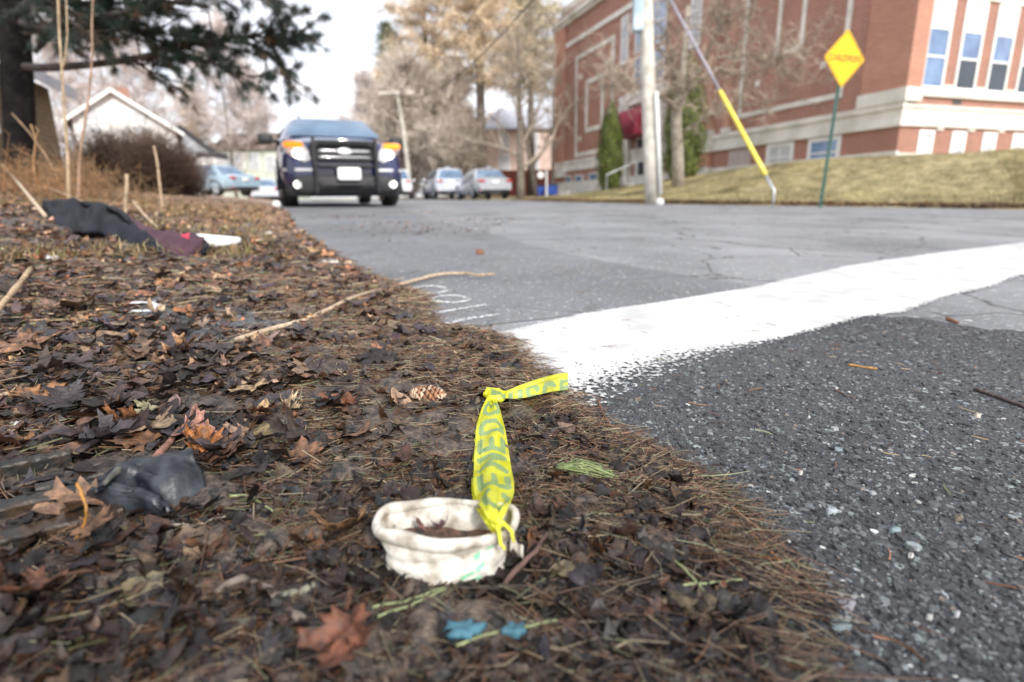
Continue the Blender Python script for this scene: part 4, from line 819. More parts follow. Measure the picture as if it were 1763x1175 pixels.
# black rubber scrap, folded
M['rubber_dusty'] = mat('dusty_black_rubber', (.006, .008, .013), (.060, .070, .082), 60, .42, .5, 220, contrast=(.42, .80), bdist=.0012, detail=9)
M['rubber_dirt'] = mat('dirty_rubber_rim', (.03, .035, .04), (.15, .145, .11), 60, .6, .6, 200)
def sheet_between(topc, botc, ht, hb, nu, nv, bulge, wob, seed, depth=0.0):
    r_ = np.random.default_rng(seed); tu = np.linspace(0, 1, nu); tp = np.array(topc, float); bp = np.array(botc, float)
    def par(Q): s = np.r_[0, np.cumsum(np.hypot(*np.diff(Q, axis=0).T))]; return np.c_[np.interp(tu*s[-1], s, Q[:, 0]), np.interp(tu*s[-1], s, Q[:, 1])]
    a, b_ = par(tp), par(bp); g = np.zeros((nu, nv, 3)); w_ = np.linspace(0, 1, nv)
    for i in range(nu):
        h1 = ht(tu[i]) if callable(ht) else ht; h2 = hb(tu[i]) if callable(hb) else hb
        A_, B2 = onT(*a[i], h1), onT(*b_[i], h2); A_ = A_+ray(*a[i])*depth; g[i] = A_*(1-w_[:, None])+B2*w_[:, None]
        g[i, :, 2] += bulge*np.sin(w_*math.pi)**.8
    W2, U2 = np.meshgrid(w_, tu); g[..., 2] += wob*(np.sin(U2*7+W2*5)+.6*np.sin(U2*15-W2*9+1)+.4*np.sin(W2*17+3*U2))*np.sin(W2*math.pi)
    return g
org = onT(255, 850, 0); rroot = empty('rubber_scrap', org, 'folded dusty black rubber scrap lying on the end of the drain grate bars', 'scrap')
g = sheet_between([(180, 836), (190, 822), (215, 806), (245, 798), (270, 794), (300, 785), (330, 787)], [(176, 868), (210, 868), (250, 868), (285, 884), (310, 885), (335, 874), (356, 861)], lambda u: .034-.008*u, .004, 46, 30, .012, .0036, 1)
gtop = g[::4, 0].copy(); gtop[:, 2] += .001
o = MB().grid(g).build('rubber_sheet', M['rubber_dusty'], rroot, origin=org, smooth=True); o.modifiers.new('s', 'SOLIDIFY').thickness = -.004
g = sheet_between([(166, 846), (190, 838), (215, 845), (245, 851), (270, 866), (288, 884)], [(157, 864), (170, 875), (195, 883), (225, 887), (258, 889), (290, 888)], lambda u: .030-.016*u, .006, 40, 20, .007, .0012, 2)
o = MB().grid(g).build('folded_flap', M['rubber_dusty'], rroot, origin=org, smooth=True); o.modifiers.new('s', 'SOLIDIFY').thickness = -.004
rim_ = gtop-org
MB().tube(rim_, np.interp(np.arange(len(rim_)), [0, 2, len(rim_)-2, len(rim_)-1], [.0016, .0034, .0034, .0015]), 8).build('moulded_rim', M['rubber_dirt'], rroot, smooth=True)

# drain grate: rusty bars half buried
M['rust_iron'] = mat('rusty_iron', (.010, .012, .011), (.045, .026, .014), 30, .5, .9, 120, contrast=(.46, .62), bdist=.002)
o0 = onT(60, 880, 0); groot = empty('drain_grate', o0, 'half buried drain grate with rusty iron bars beside the black rubber scrap', 'grate')
for (a, b_, w_) in [((-60, 880), (200, 826), .016), ((-60, 938), (210, 868), .017), ((60, 838), (240, 796), .012), ((-60, 812), (120, 775), .012)]:
    A_, B2 = onT(*a, .018), onT(*b_, .016); d = B2-A_; d /= np.linalg.norm(d); s_ = np.cross(d, (0, 0, 1.)); s_ /= np.linalg.norm(s_); n_ = 24; t = np.linspace(0, 1, n_)
    r_ = np.random.default_rng(int(abs(a[1]))); prof = [(-.5, -.040), (-.5, -.002), (-.42, 0), (.42, 0), (.5, -.002), (.5, -.040)]
    ln = A_+(B2-A_)*t[:, None]; V = np.stack([ln+s_*(w_*p_[0]+r_.standard_normal((n_, 1))*.0003)+np.array([0, 0, 1.])*(p_[1]+r_.standard_normal((n_, 1))*.0004) for p_ in prof], 1)
    MB().grid(V).build('bar', M['rust_iron'], groot, origin=o0)

# trousers lying on the bank
M['cloth_black'] = mat('black_coated_cloth', (.004, .005, .008), (.012, .015, .022), 6, .6, .3, 60, spec=.15)
M['cloth_maroon'] = mat('maroon_cloth', (.035, .010, .022), (.075, .025, .04), 8, .75, .4, 90)
M['cloth_red'] = mat('red_mark', (.45, .01, .05), (.6, .03, .08), 9, .6)
tr0 = onT(200, 405, 0); troot2 = empty('trousers', tr0, 'crumpled black and maroon trousers lying on the leafy bank', 'clothing')
topc = [(76, 352), (100, 348), (130, 347), (175, 350), (210, 362), (240, 385), (262, 400), (300, 408), (335, 412), (354, 425)]
botc = [(74, 368), (98, 392), (120, 401), (142, 408), (158, 398), (200, 414), (245, 430), (290, 441), (322, 443), (352, 434)]
g = sheet_between(topc, botc, lambda u: np.interp(u, [0, .3, .6, 1], [.05, .06, .045, .03]), lambda u: .008+.03*math.exp(-((u-.33)/.06)**2), 90, 36, .035, .006, 3, .16)
U2, W2 = np.meshgrid(np.linspace(0, 1, 90), np.linspace(0, 1, 36), indexing='ij')
g[..., 2] += .020*np.exp(-((U2-.16-.10*W2)/.035)**2)*np.sin(W2*math.pi)-.022*np.exp(-((U2-.25-.05*W2)/.035)**2)*np.sin(W2*math.pi)+.014*np.exp(-((U2-.36+.1*W2)/.04)**2)*W2-.010*np.exp(-((U2-.68-.1*W2)/.03)**2)+.004*np.sin(U2*60+W2*9)*np.sin(W2*3)
mi = ((W2 < -.12+1.9*np.clip(U2-.26, 0, 1)) & (U2 > .28)).astype(int); mi = np.where((U2 > .86) & (U2 < .905) & (W2 > .35) & (W2 < .65), 2, mi)
o = MB().grid(g, mi=mi[:-1, :-1].ravel()).build('trouser_leg', [M['cloth_black'], M['cloth_maroon'], M['cloth_red']], troot2, origin=tr0, smooth=True); o.modifiers.new('s', 'SOLIDIFY').thickness = .006
g = sheet_between([(140, 347), (175, 349), (208, 360), (224, 375)], [(145, 352), (175, 355), (204, 366), (220, 382)], .075, .065, 30, 8, .006, .002, 4, .16); o = MB().grid(g).build('waistband', M['cloth_black'], troot2, origin=tr0, smooth=True); o.modifiers.new('s', 'SOLIDIFY').thickness = .012
hem = np.array([onT(*q, .02) for q in [(300, 408), (330, 410), (350, 418), (357, 428), (350, 436)]])-tr0; MB().tube(hem, [.006, .01, .012, .012, .008], 8).build('hem', M['cloth_black'], troot2, smooth=True)
# white lid
p = onT(371, 417, .02); root = empty('foam_plate', p, 'white foam lid lying on the leaves at the foot of the trousers', 'lid'); th = np.linspace(0, 2*math.pi, 49)[:-1]
def disc(R0, prof, wy=1, closed=True): return np.stack([np.c_[R0*r*np.cos(th)*(1+.02*np.sin(3*th)), R0*wy*r*np.sin(th), z+0*th+.004*np.cos(2*th)*r] for r, z in prof])
dp = -(CMn.T@(p-CAMP))[2]; Rl = 40/F*dp*1.02
MB().grid(disc(Rl, [(.0, .004), (.5, .004), (.78, .006), (.84, .014), (.95, .016), (1, .010), (.98, .0)], .85), closed=True).build('lid_plate', M['white_trim'], root, smooth=True)
root.rotation_euler = (R_(4), R_(6), 0)
# small scraps
def scrap(px, py, w_, d_, h_, col, label, cat='scrap', name='plastic_scrap', seed=0, rough=.6):
    p = onT(px, py, .016 if 'glove' in name else .004); dp = float(-(CMn.T@(p-CAMP))[2]); s = w_/F*dp/2; r_ = np.random.default_rng(seed); n = 16; t = np.linspace(0, 2*math.pi, n, endpoint=False); rr_ = s*((.45+.8*r_.random(n)) if 'glove' in name else (.75+.35*r_.random(n)))
    k_ = 'scrap_'+str(seed); m = mat('scrap_surface', tuple(np.array(col)*.8), tuple(np.array(col)*1.1), 120, rough, .7, 300)
    rings = [(1, -.002), (1.02, h_*.5), (.9, h_), (.5, h_*1.25), (0.02, h_*.9)]
    g = np.stack([np.c_[rr_*np.cos(t)*q, rr_*np.sin(t)*q*d_, z+h_*.4*r_.standard_normal(n)] for q, z in rings]); o = MB().grid(g, closed=True).build(name, m, smooth=True); o.location = p; tag(o, label, cat); return o
scrap(797, 1083, 74, .55, .0012, (.05, .15, .20), 'larger torn blue rubber glove scrap near the bottom', 'glove scrap', 'glove_scrap', 1, .5)
scrap(884, 1083, 50, .6, .0012, (.045, .13, .17), 'smaller torn blue glove scrap crossed by a grass blade', 'glove scrap', 'glove_scrap', 2, .5)
scrap(443, 893, 38, .5, .004, (.75, .74, .72), 'small white foam chip right of the mottled leaf', 'foam chip', 'foam_chip', 3)
scrap(953, 910, 24, .3, .002, (.7, .7, .66), 'thin white plastic sliver right of the cup', 'plastic scrap', 'plastic_scrap', 4)
scrap(90, 446, 22, .6, .006, (.75, .75, .75), 'small white crumb of foam on the bank below the trousers', 'foam chip', 'foam_chip', 5)
scrap(147, 403, 1, .5, .002, (.3, .2, .1), 'tiny crumb', 'crumb') if False else None
scrap(459, 405, 22, .8, .01, (.6, .56, .5), 'small pale stone on the debris edge level with the white lid', 'stone', 'pebble', 6)
scrap(566, 455, 34, .5, .008, (.5, .44, .38), 'pale flat bark piece at the debris edge above the pale stick', 'bark piece', 'bark_piece', 7)
scrap(826, 437, 16, .8, .010, (.22, .09, .05), 'small rust-coloured crumb alone on the smooth asphalt', 'crumb', 'bark_piece', 8)
scrap(30, 735, 26, .5, .004, (.5, .5, .48), 'pale foam piece at the left border above the grate', 'foam chip', 'foam_chip', 9)
scrap(890, 710, 9, .8, .004, (.6, .05, .03), 'tiny red berry lower right of the tape knot', 'berry', 'berry', 11)
PST = [(1443, 775, 17), (1145, 808, 18), (1280, 873, 14), (1432, 880, 24), (1446, 1075, 42), (1460, 1040, 36), (1306, 905, 20), (1330, 935, 16), (1600, 1064, 13), (1648, 1058, 10), (1568, 958, 12), (1540, 914, 22), (1378, 815, 10), (1683, 716, 14), (1650, 892, 18)]
PL = ['flat bluish pebble near the middle of the coarse asphalt', 'bluish pebble nearest the green needle tuft side of the debris edge', 'flat grey pebble close to the debris edge above the rusty stem', 'pale bluish stone in the middle right of the coarse asphalt', 'largest blue-grey stone chip, near the bottom right', 'purplish stone chip just above the largest blue-grey chip', 'pale grey stone touching the rusty stem', 'white-grey stone below the rusty stem', 'small white pebble lowest on the asphalt', 'small white pebble right of the lowest white one', 'small bright white pebble alone at mid right', 'blue-grey triangular chip at mid right', 'tiny white pebble above the middle of the coarse asphalt', 'small cream pebble left of the dark twig', 'dull brown stone near the right border']
for i, (px, py, s) in enumerate(PST): scrap(px, py, s*.85, .6, .002, [(.2, .25, .28), (.24, .29, .32), (.17, .2, .21), (.34, .38, .41), (.22, .29, .31), (.2, .19, .22), (.4, .42, .42), (.4, .4, .4), (.42, .42, .4), (.42, .42, .44), (.5, .48, .46), (.2, .26, .28), (.42, .4, .38), (.5, .45, .38), (.16, .13, .1)][i], PL[i], 'pebble', 'pebble', 30+i)
scrap(247, 540, 50, .2, .001, (.6, .6, .6), '', 'x') if False else None
tag(spray([(227, 533), (262, 532), (270, 538), (266, 547), (225, 548)], .012, 'painted_bracket', cov=.72, z=.013), 'white painted bracket shape showing on the damp patch among the leaves', 'paint mark')
#BACKGROUND
# ------------------------------------------------------------------ trees
def branch_tree(r_, base, height, r0, spread=.5, nlim=14, first=.25, sub=6, sub2=5, twigs=6, droop=.0, up=.5, lim_len=.45, lean=(0, 0), tw_len=.5, tw_r=.006, leader=True, col=(.2, .16, .13), tcol=(.22, .17, .13), taper=.15):
    """trunk with limbs, side branches and twigs; returns (trunk MB, crown MB)"""
    tr, cr = MB(), MB(); n = 14; t = np.linspace(0, 1, n); H = height
    wob = np.cumsum(r_.standard_normal((n, 2))*.02*H/n*2, axis=0)
    P0 = np.c_[lean[0]*t*H+wob[:, 0]*t, lean[1]*t*H+wob[:, 1]*t, t*H]; Rt = r0*(1-t*(1-taper)); tr.tube(P0, Rt, 9, col=col)
    tw_s, tw_e, tw_w = [], [], []
    for i in range(nlim):
        s = first+(1-first)*(i+r_.random())/nlim; p = np.array([np.interp(s, t, P0[:, j]) for j in range(3)]); rr_ = np.interp(s, t, Rt)*.5
        az = i*2.4+r_.random(); L_ = H*lim_len*(1-s*.75)*(.7+.6*r_.random()); dirn = np.array([math.cos(az), math.sin(az), up+.4*s]); dirn /= np.linalg.norm(dirn)
        m = 7; q = [p]; dd = dirn.copy()
        for k in range(m): dd = dd+r_.standard_normal(3)*.16+np.array([0, 0, .06-droop]); dd /= np.linalg.norm(dd); q.append(q[-1]+dd*L_/m)
        q = np.array(q); cr.tube(q, np.linspace(rr_, rr_*.25, m+1), 6, col=col)
        for j in range(sub):
            f_ = r_.uniform(.25, 1); p2 = np.array([np.interp(f_*m, range(m+1), q[:, c]) for c in range(3)]); d2 = r_.standard_normal(3)*spread+dirn+np.array([0, 0, .2-droop*3]); d2 /= np.linalg.norm(d2); L2 = L_*.45*(.5+r_.random())
            q2 = [p2]; 
            for k in range(4): d2 = d2+r_.standard_normal(3)*.2+np.array([0, 0, -droop]); d2 /= np.linalg.norm(d2); q2.append(q2[-1]+d2*L2/4)
            q2 = np.array(q2); cr.tube(q2, np.linspace(rr_*.35, rr_*.1, 5), 4, col=col)
            k = twigs; f_ = r_.uniform(.1, 1, k)*4; S0 = np.stack([np.interp(f_, range(5), q2[:, c]) for c in range(3)], -1); D = r_.standard_normal((k, 3))*.7+d2; D[:, 2] -= droop*2; D /= np.linalg.norm(D, axis=1)[:, None]
            tw_s.append(S0); tw_e.append(D*tw_len*(.4+r_.random((k, 1))))
    S0, D = np.concatenate(tw_s), np.concatenate(tw_e); Pm = S0+D*.5+r_.standard_normal(D.shape)*.06*tw_len; Pn = np.stack([S0, Pm, S0+D], 1)
    cr.tubes(Pn, np.tile(np.array([1, .7, .3])*tw_r, (len(S0), 1)), 3, np.array([tcol])*(1+.25*r_.standard_normal((len(S0), 1))).clip(.4, 1.7))
    k = sub2
    if k:       # finer twigs off the twigs
        i = r_.integers(0, len(S0), len(S0)*k); s = r_.random((len(i), 1)); S1 = S0[i]*(1-s)+(S0[i]+D[i])*s; D1 = D[i]*.4+r_.standard_normal(D[i].shape)*.3*tw_len; 
        cr.tubes(np.stack([S1, S1+D1], 1), np.tile(np.array([.6, .25])*tw_r, (len(i), 1)), 3, np.array([tcol])*(1+.3*r_.standard_normal((len(i), 1))).clip(.4, 1.7))
    return tr, cr
def put_tree(name, label, loc, parts, group=None, cat='tree', mt=None, mc=None):
    root = empty(name, loc, label, cat, group); parts[0].build('trunk', mt or M['bark'], root, smooth=True); parts[1].build('crown', mc or M['twigs_brown'], root); return root
def gz(x, y): return T1(x, y)-.05
def at(px, Y, py=345): p = P(px, py, Y); return (float(p[0]), float(Y), gz(p[0], Y))

# larches (golden-brown, bare but dense), behind the parked cars
def larch(r_, H, r0, rmax, n, tcol, dens=46, low=.06):
    tr, cr = MB(), MB(); t = np.linspace(0, 1, 10); tr.tube(np.c_[0*t, 0*t, t*H], r0*(1-.93*t), 8)
    S_, D_ = [], []
    for i in range(n):
        s = low+(1-low)*(i/n)**.95; az = i*2.39996+r_.random()*.6; L_ = rmax*(1-s)**.75*(.55+.6*r_.random())+.3; z = s*H
        q = np.array([(math.cos(az)*L_*u, math.sin(az)*L_*u, z-L_*.22*u+L_*.30*u*u+.12*math.sin(u*5+i)) for u in np.linspace(0, 1, 6)]); cr.tube(q, np.linspace(.045, .012, 6)*(1-.5*s), 4, col=(.16, .12, .09))
        k = int(dens*L_/rmax)+6; f_ = r_.random(k)**.8*5; S0 = np.stack([np.interp(f_, range(6), q[:, c]) for c in range(3)], -1); D = r_.standard_normal((k, 3))*np.array([.5, .5, .32]); D[:, 2] -= .22; D[:, :2] += np.array([math.cos(az), math.sin(az)])*.25
        S_.append(S0); D_.append(D*r_.uniform(.5, 1.3, (k, 1)))
    S0, D = np.concatenate(S_), np.concatenate(D_); c = np.array([tcol])*(1+.3*r_.standard_normal((len(S0), 1))).clip(.35, 1.8)
    cr.tubes(np.stack([S0, S0+D*.5+r_.standard_normal(D.shape)*.06, S0+D], 1), np.tile([.030, .024, .012], (len(S0), 1)), 3, c)
    i = r_.integers(0, len(S0), len(S0)*5); s = r_.random((len(i), 1)); S1 = S0[i]+D[i]*s+r_.standard_normal(D[i].shape)*.12; D1 = r_.standard_normal(D[i].shape)*.26
    cr.tubes(np.stack([S1, S1+D1], 1), np.tile([.022, .012], (len(i), 1)), 3, np.repeat(c, 1, 0)[i]*1.1); return tr, cr
rt = np.random.default_rng(21)
g_l = 'tall golden-brown conifers beyond the parked cars'  # pale crown tints below carry distance haze in the twig colour
put_tree('larch_tree', 'tall golden-brown larch rising left, behind the far utility pole and grey hatchback', at(745, 46), larch(rt, 24, .35, 4.4, 95, (.64, .53, .40), 62), g_l)
put_tree('larch_tree', 'tallest dense golden-brown larch in the middle, above the parked sedan', at(832, 43), larch(rt, 27, .4, 4.6, 105, (.62, .50, .35), 66, .30), g_l)
put_tree('larch_tree', 'golden-brown larch standing closest to the brick building, partly green', at(915, 49), larch(rt, 25, .36, 4.2, 95, (.56, .50, .36), 62, .34), g_l)
put_tree('spruce_tree', 'slim dark-tipped spruce above the far utility pole', at(684, 62), larch(rt, 17.5, .22, 2.1, 80, (.10, .13, .07), 60), None)
def brushy(px, Y, H, label, col, n=1, tw=.02, **k):
    put_tree('bare_tree', label, at(px, Y), branch_tree(rt, None, H, .16, .8, 24, .08, 10, 6, 10, tw_len=1.0, tw_r=tw*1.3, lim_len=.5, col=(.2, .15, .12), tcol=col, **k), 'bare trees behind the cars')  # col is lightened so that haze is part of the twig tint
brushy(712, 40, 8.0, 'reddish-brown brushy bare tree beside the far utility pole', (.54, .47, .40))
brushy(775, 42, 7.2, 'brown thicket-like bare tree directly above the grey hatchback', (.54, .47, .40))
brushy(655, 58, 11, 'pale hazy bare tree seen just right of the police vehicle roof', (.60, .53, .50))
brushy(735, 50, 8, 'dense reddish bare tree left of the pink house', (.54, .47, .40))
put_tree('street_tree', 'pale forked bare tree on the grass right of the parked sedan', at(897, 33), branch_tree(rt, None, 8.5, .26, .7, 11, .18, 6, 3, 6, tw_len=.7, tw_r=.013, lim_len=.55, up=.8, col=(.32, .27, .21), tcol=(.35, .29, .23)), None)
put_tree('street_tree', 'slanting bare tree between the pale forked tree and the brick building', at(925, 38), branch_tree(rt, None, 9, .2, .7, 9, .2, 5, 3, 6, lean=(-.18, 0), tw_len=.7, tw_r=.013, lim_len=.5, up=.9, col=(.22, .17, .14), tcol=(.3, .24, .2)), None)
put_tree('street_tree', 'thin bare tree right beside the far corner of the brick building', at(952, 36), branch_tree(rt, None, 10, .13, .6, 9, .25, 5, 3, 6, tw_len=.6, tw_r=.012, lim_len=.4, up=1.1, col=(.3, .25, .2), tcol=(.34, .29, .23)), None)
gl2 = 'hazy bare trees far behind the left houses'
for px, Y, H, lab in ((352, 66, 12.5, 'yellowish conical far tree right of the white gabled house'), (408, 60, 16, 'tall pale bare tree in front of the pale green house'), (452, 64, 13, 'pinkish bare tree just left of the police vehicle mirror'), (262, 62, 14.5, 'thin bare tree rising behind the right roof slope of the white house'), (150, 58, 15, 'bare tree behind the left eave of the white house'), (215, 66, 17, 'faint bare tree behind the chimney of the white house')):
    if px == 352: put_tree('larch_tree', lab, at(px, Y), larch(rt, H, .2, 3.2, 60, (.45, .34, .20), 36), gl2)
    else: put_tree('bare_tree', lab, at(px, Y), branch_tree(rt, None, H, .17, .7, 20, .15, 9, 4, 8, tw_len=1.1, tw_r=.024, lim_len=.42, up=.8, col=(.42, .36, .32), tcol=(.62, .54, .5)), gl2)  # haze washed into the pale bark and twig colours

# bare tree in front of the brick building
xb = P(1168, 320, 15.6); root = put_tree('young_tree', 'small spreading bare tree in front of the red awning entrance', (float(xb[0]), 15.6, gz(xb[0], 15.6)), (MB(), MB()))
for ch in list(root.children): bpy.data.objects.remove(ch)
tr, cr = MB(), MB(); rb = np.random.default_rng(8); b0 = np.array(root.location)
def w3(px, py, Y): return P(px, py, Y)-b0
tp = np.array([w3(1168, 322, 15.6), w3(1167, 260, 15.6), w3(1164, 210, 15.6), w3(1166, 185, 15.55), w3(1172, 150, 15.5), w3(1178, 90, 15.4), w3(1185, 10, 15.3)]); tr.tube(tp, [.17, .15, .145, .14, .10, .075, .05], 10); tr.build('trunk', M['bark_pale'], root, smooth=True)
limbs = [([(1165, 190), (1150, 172), (1120, 160), (1080, 140), (1055, 118), (1030, 95)], 15.2, .06), ([(1168, 160), (1160, 120), (1150, 70), (1152, -30)], 15.8, .06), ([(1176, 150), (1200, 130), (1225, 85), (1240, 20), (1245, -60)], 15.4, .06), ([(1166, 190), (1190, 150), (1208, 135), (1250, 110), (1280, 70), (1300, 0)], 15.0, .055), ([(1180, 225), (1215, 200), (1250, 190), (1300, 182), (1345, 170)], 14.8, .045),
         ([(1240, 120), (1262, 130), (1300, 128), (1340, 105), (1400, 90)], 14.8, .04), ([(1170, 150), (1150, 110), (1120, 60), (1100, 10)], 15.9, .045), ([(1235, 100), (1290, 90), (1330, 110), (1365, 140)], 15.1, .035), ([(1080, 140), (1060, 150), (1030, 150)], 15.1, .025), ([(1205, 60), (1250, 40), (1300, -40)], 15.3, .03)]
S_, D_ = [], []
for pts, Y, r in limbs:
    q = np.array([w3(x, y, Y+rb.normal(0, .08)) for x, y in pts]); nn_ = 14; tq = np.linspace(0, len(q)-1, nn_); qq = np.stack([np.interp(tq, range(len(q)), q[:, c]) for c in range(3)], -1); qq[1:-1] = (qq[:-2]+2*qq[1:-1]+qq[2:])/4+rb.standard_normal((nn_-2, 3))*.02
    cr.tube(qq, np.linspace(r, r*.3, nn_), 6, col=(.22, .18, .14))
    for j in range(36):
        f_ = rb.uniform(.15, 1)*(nn_-1); p2 = np.array([np.interp(f_, range(nn_), qq[:, c]) for c in range(3)]); d2 = rb.standard_normal(3)*np.array([.8, .8, .6])+np.array([0, 0, .25]); d2 /= np.linalg.norm(d2); L2 = rb.uniform(.4, 1.3); q2 = [p2]
        for k in range(4): d2 = d2+rb.standard_normal(3)*.25; d2 /= np.linalg.norm(d2); q2.append(q2[-1]+d2*L2/4)
        q2 = np.array(q2); cr.tube(q2, np.linspace(r*.28, .005, 5), 4, col=(.25, .2, .16)); k = 9; f_ = rb.uniform(.1, 1, k)*4; S_.append(np.stack([np.interp(f_, range(5), q2[:, c]) for c in range(3)], -1)); D_.append(rb.standard_normal((k, 3))*.2+d2*.12)
S0, D = np.concatenate(S_), np.concatenate(D_); cr.tubes(np.stack([S0, S0+D*.5+rb.standard_normal(D.shape)*.02, S0+D], 1), np.tile([.0065, .005, .003], (len(S0), 1)), 3, np.array([(.40, .33, .26)])*(1+.25*rb.standard_normal((len(S0), 1))).clip(.4, 1.7))
cr.build('crown', M['twigs_brown'], root)

# clipped cedars beside the entrance
def cedar(px, Y, H, W_, label, seed):
    r_ = np.random.default_rng(seed); x, y, z = at(px, Y); root = empty('cedar_shrub', (x, y, z), label, 'shrub', 'clipped cedars beside the entrance')
    MB().tube([(0, 0, 0), (0, 0, H*.8)], [.07, .03], 7).build('stem', M['bark'], root)
    n = 15000; u = r_.random(n)**.8; rad = W_/2*np.interp(u, [0, .08, .35, .7, .9, 1], [.55, .85, 1, .75, .38, .05]); a = r_.random(n)*6.28; rr_ = rad*(.72+.34*r_.random(n))*(1+.12*np.sin(a*5+u*20)); c0 = np.c_[rr_*np.cos(a), rr_*np.sin(a), u*H]
    Rm = euler_mats(r_.normal(0, .5, n)+1.4, r_.normal(0, .4, n), a+1.57); q = np.array([(-.5, 0, 0), (.5, 0, 0), (.3, 1.4, 0), (-.3, 1.4, 0)]); s = r_.uniform(.02, .05, n)*1.2
    V = np.einsum('nij,vj->nvi', Rm, q)*s[:, None, None]+c0[:, None]; c = np.array([(.085, .115, .02)])*(1+.35*r_.standard_normal((n, 1))).clip(.3, 2)*np.where(r_.random((n, 1)) < .25, np.array([[1.5, 1.1, .9]]), 1)
    b_ = MB(); b_.add(V.reshape(-1, 3), (np.arange(n*4).reshape(n, 4)), col=np.repeat(c, 4, 0)); b_.tube([(0, 0, .1), (0, 0, H*.35), (0, 0, H*.7), (0, 0, H*.93)], [W_*.28, W_*.36, W_*.26, W_*.06], 12, col=(.05, .07, .02)); b_.build('foliage', M['cedar'], root); return root
cedar(1049, 27.5, 4.0, 1.35, 'clipped green cedar left of the red awning', 1)
cedar(1172, 21.5, 4.3, 1.7, 'clipped green cedar behind the trunk of the small bare tree', 2)

# pine on the left with a long bough over the verge
px0 = P(38, 300, 8.2); pb = np.array([px0[0], 8.2, gz(px0[0], 8.2)]); proot = empty('pine_tree', pb, 'big dark pine at the left border with a long bough reaching over the houses', 'tree')
def wp(px, py, Y): return P(px, py, Y)-pb
trk = np.array([wp(44, 345, 8.2), wp(37, 290, 8.2), wp(33, 200, 8.2), wp(28, 100, 8.2), wp(20, 0, 8.2), wp(14, -150, 8.2), wp(0, -420, 8.3)]); trk[0, 2] = -.1
MB().tube(trk, [.21, .19, .18, .175, .165, .15, .11], 14).build('trunk', M['bark_dark'], proot, smooth=True)
rp_ = np.random.default_rng(14); cr = MB(); tuft_p, tuft_d = [], []
B = [([(38, 115), (80, 118), (150, 112), (210, 106), (270, 93), (330, 76), (390, 65), (440, 62), (490, 66)], 7.6, .055, 1.0), ([(36, 40), (90, 55), (150, 40), (230, 15), (300, 5), (380, -20)], 7.4, .06, 1.0), ([(34, 60), (100, 45), (170, 40), (230, 50), (300, 62), (350, 65)], 7.9, .04, .8),
     ([(60, 90), (90, 60), (100, 20), (130, -20)], 8.0, .035, .8), ([(30, -60), (140, -70), (280, -60), (400, -40), (470, -10)], 7.3, .06, 1), ([(30, 20), (90, 5), (180, 8), (270, 2)], 7.7, .045, 1), ([(30, 90), (-40, 60), (-120, 50)], 8.2, .05, .8), ([(24, -30), (100, -30), (200, -40), (330, -70)], 8, .05, 1), ([(20, -120), (150, -160), (330, -150)], 7.6, .05, 1), ([(20, -140), (-100, -100), (-200, -90)], 8, .05, 1), ([(30, 30), (-60, 10), (-150, -10)], 8.4, .05, 1),
     ([(24, -60), (80, -20), (110, 30), (160, 60)], 7.2, .04, 1), ([(26, -20), (60, 15), (80, 60)], 7.6, .035, .9), ([(300, 88), (350, 105), (400, 122), (450, 140)], 7.55, .018, .8), ([(400, 66), (450, 85), (490, 118), (508, 150)], 7.6, .018, 1.0), ([(225, 103), (262, 125), (300, 140)], 7.6, .018, .7), ([(430, 62), (480, 50), (520, 60)], 7.5, .02, 1.3), ([(36, 10), (140, 30), (250, 60), (330, 100)], 7.9, .04, .7)]
for bi, (pts, Y, r, dens) in enumerate(B):
    q = np.array([wp(x, y, Y+.15*math.sin(i*1.3)) for i, (x, y) in enumerate(pts)]); q[0] = wp(pts[0][0], pts[0][1], 8.2 if pts[0][0] < 70 else 7.58); nn_ = 22; tq = np.linspace(0, len(q)-1, nn_); qq = np.stack([np.interp(tq, range(len(q)), q[:, c]) for c in range(3)], -1)
    for _ in range(2): qq[1:-1] = (qq[:-2]+2*qq[1:-1]+qq[2:])/4
    cr.tube(qq, np.linspace(r, r*.25, nn_), 7, col=(.05, .04, .035)); L_ = np.linalg.norm(np.diff(qq, axis=0), axis=1).sum()
    for j in range(int(L_*23*dens)):
        f_ = rp_.uniform(.14, 1)**.75; p2 = np.array([np.interp(f_*(nn_-1), range(nn_), qq[:, c]) for c in range(3)]); ax = qq[-1]-qq[0]; ax /= np.linalg.norm(ax); sd_ = rp_.choice([-1, 1]); sidev = np.cross(ax, (0, 0, 1)); d2 = ax*.6+sidev*sd_*rp_.uniform(.2, 1)+np.array([0, 0, rp_.normal(-.06, .38)]); d2 /= np.linalg.norm(d2); L2 = rp_.uniform(.2, .75)*(1-.3*f_); q2 = [p2]
        for k in range(4): d2 = d2+rp_.standard_normal(3)*.13; d2 /= np.linalg.norm(d2); q2.append(q2[-1]+d2*L2/4)
        q2 = np.array(q2); cr.tube(q2, np.linspace(.012, .004, 5), 4, col=(.06, .05, .04))
        if rp_.random() < .16: continue
        for k in range(rp_.integers(2, 5)): f2 = rp_.uniform(.45, 1)*4; tuft_p.append([np.interp(f2, range(5), q2[:, c]) for c in range(3)]); tuft_d.append(d2)
cr.build('boughs', M['twigs_brown'], proot)
tp_, td = np.array(tuft_p), np.array(tuft_d); k = 34; S0 = np.repeat(tp_, k, 0)+rp_.standard_normal((len(tp_)*k, 3))*.018; D = rp_.standard_normal((len(S0), 3)); D /= np.linalg.norm(D, axis=1)[:, None]; D = D*.85+np.repeat(td, k, 0)*.6; D *= rp_.uniform(.05, .105, (len(S0), 1))
c = np.repeat(np.array([(.024, .042, .03)])*(1+.4*rp_.standard_normal((len(tp_), 1))).clip(.3, 2.2), k, 0); c = np.where(np.repeat(rp_.random((len(tp_), 1)) < .10, k, 0), np.array([[.11, .06, .03]]), c)
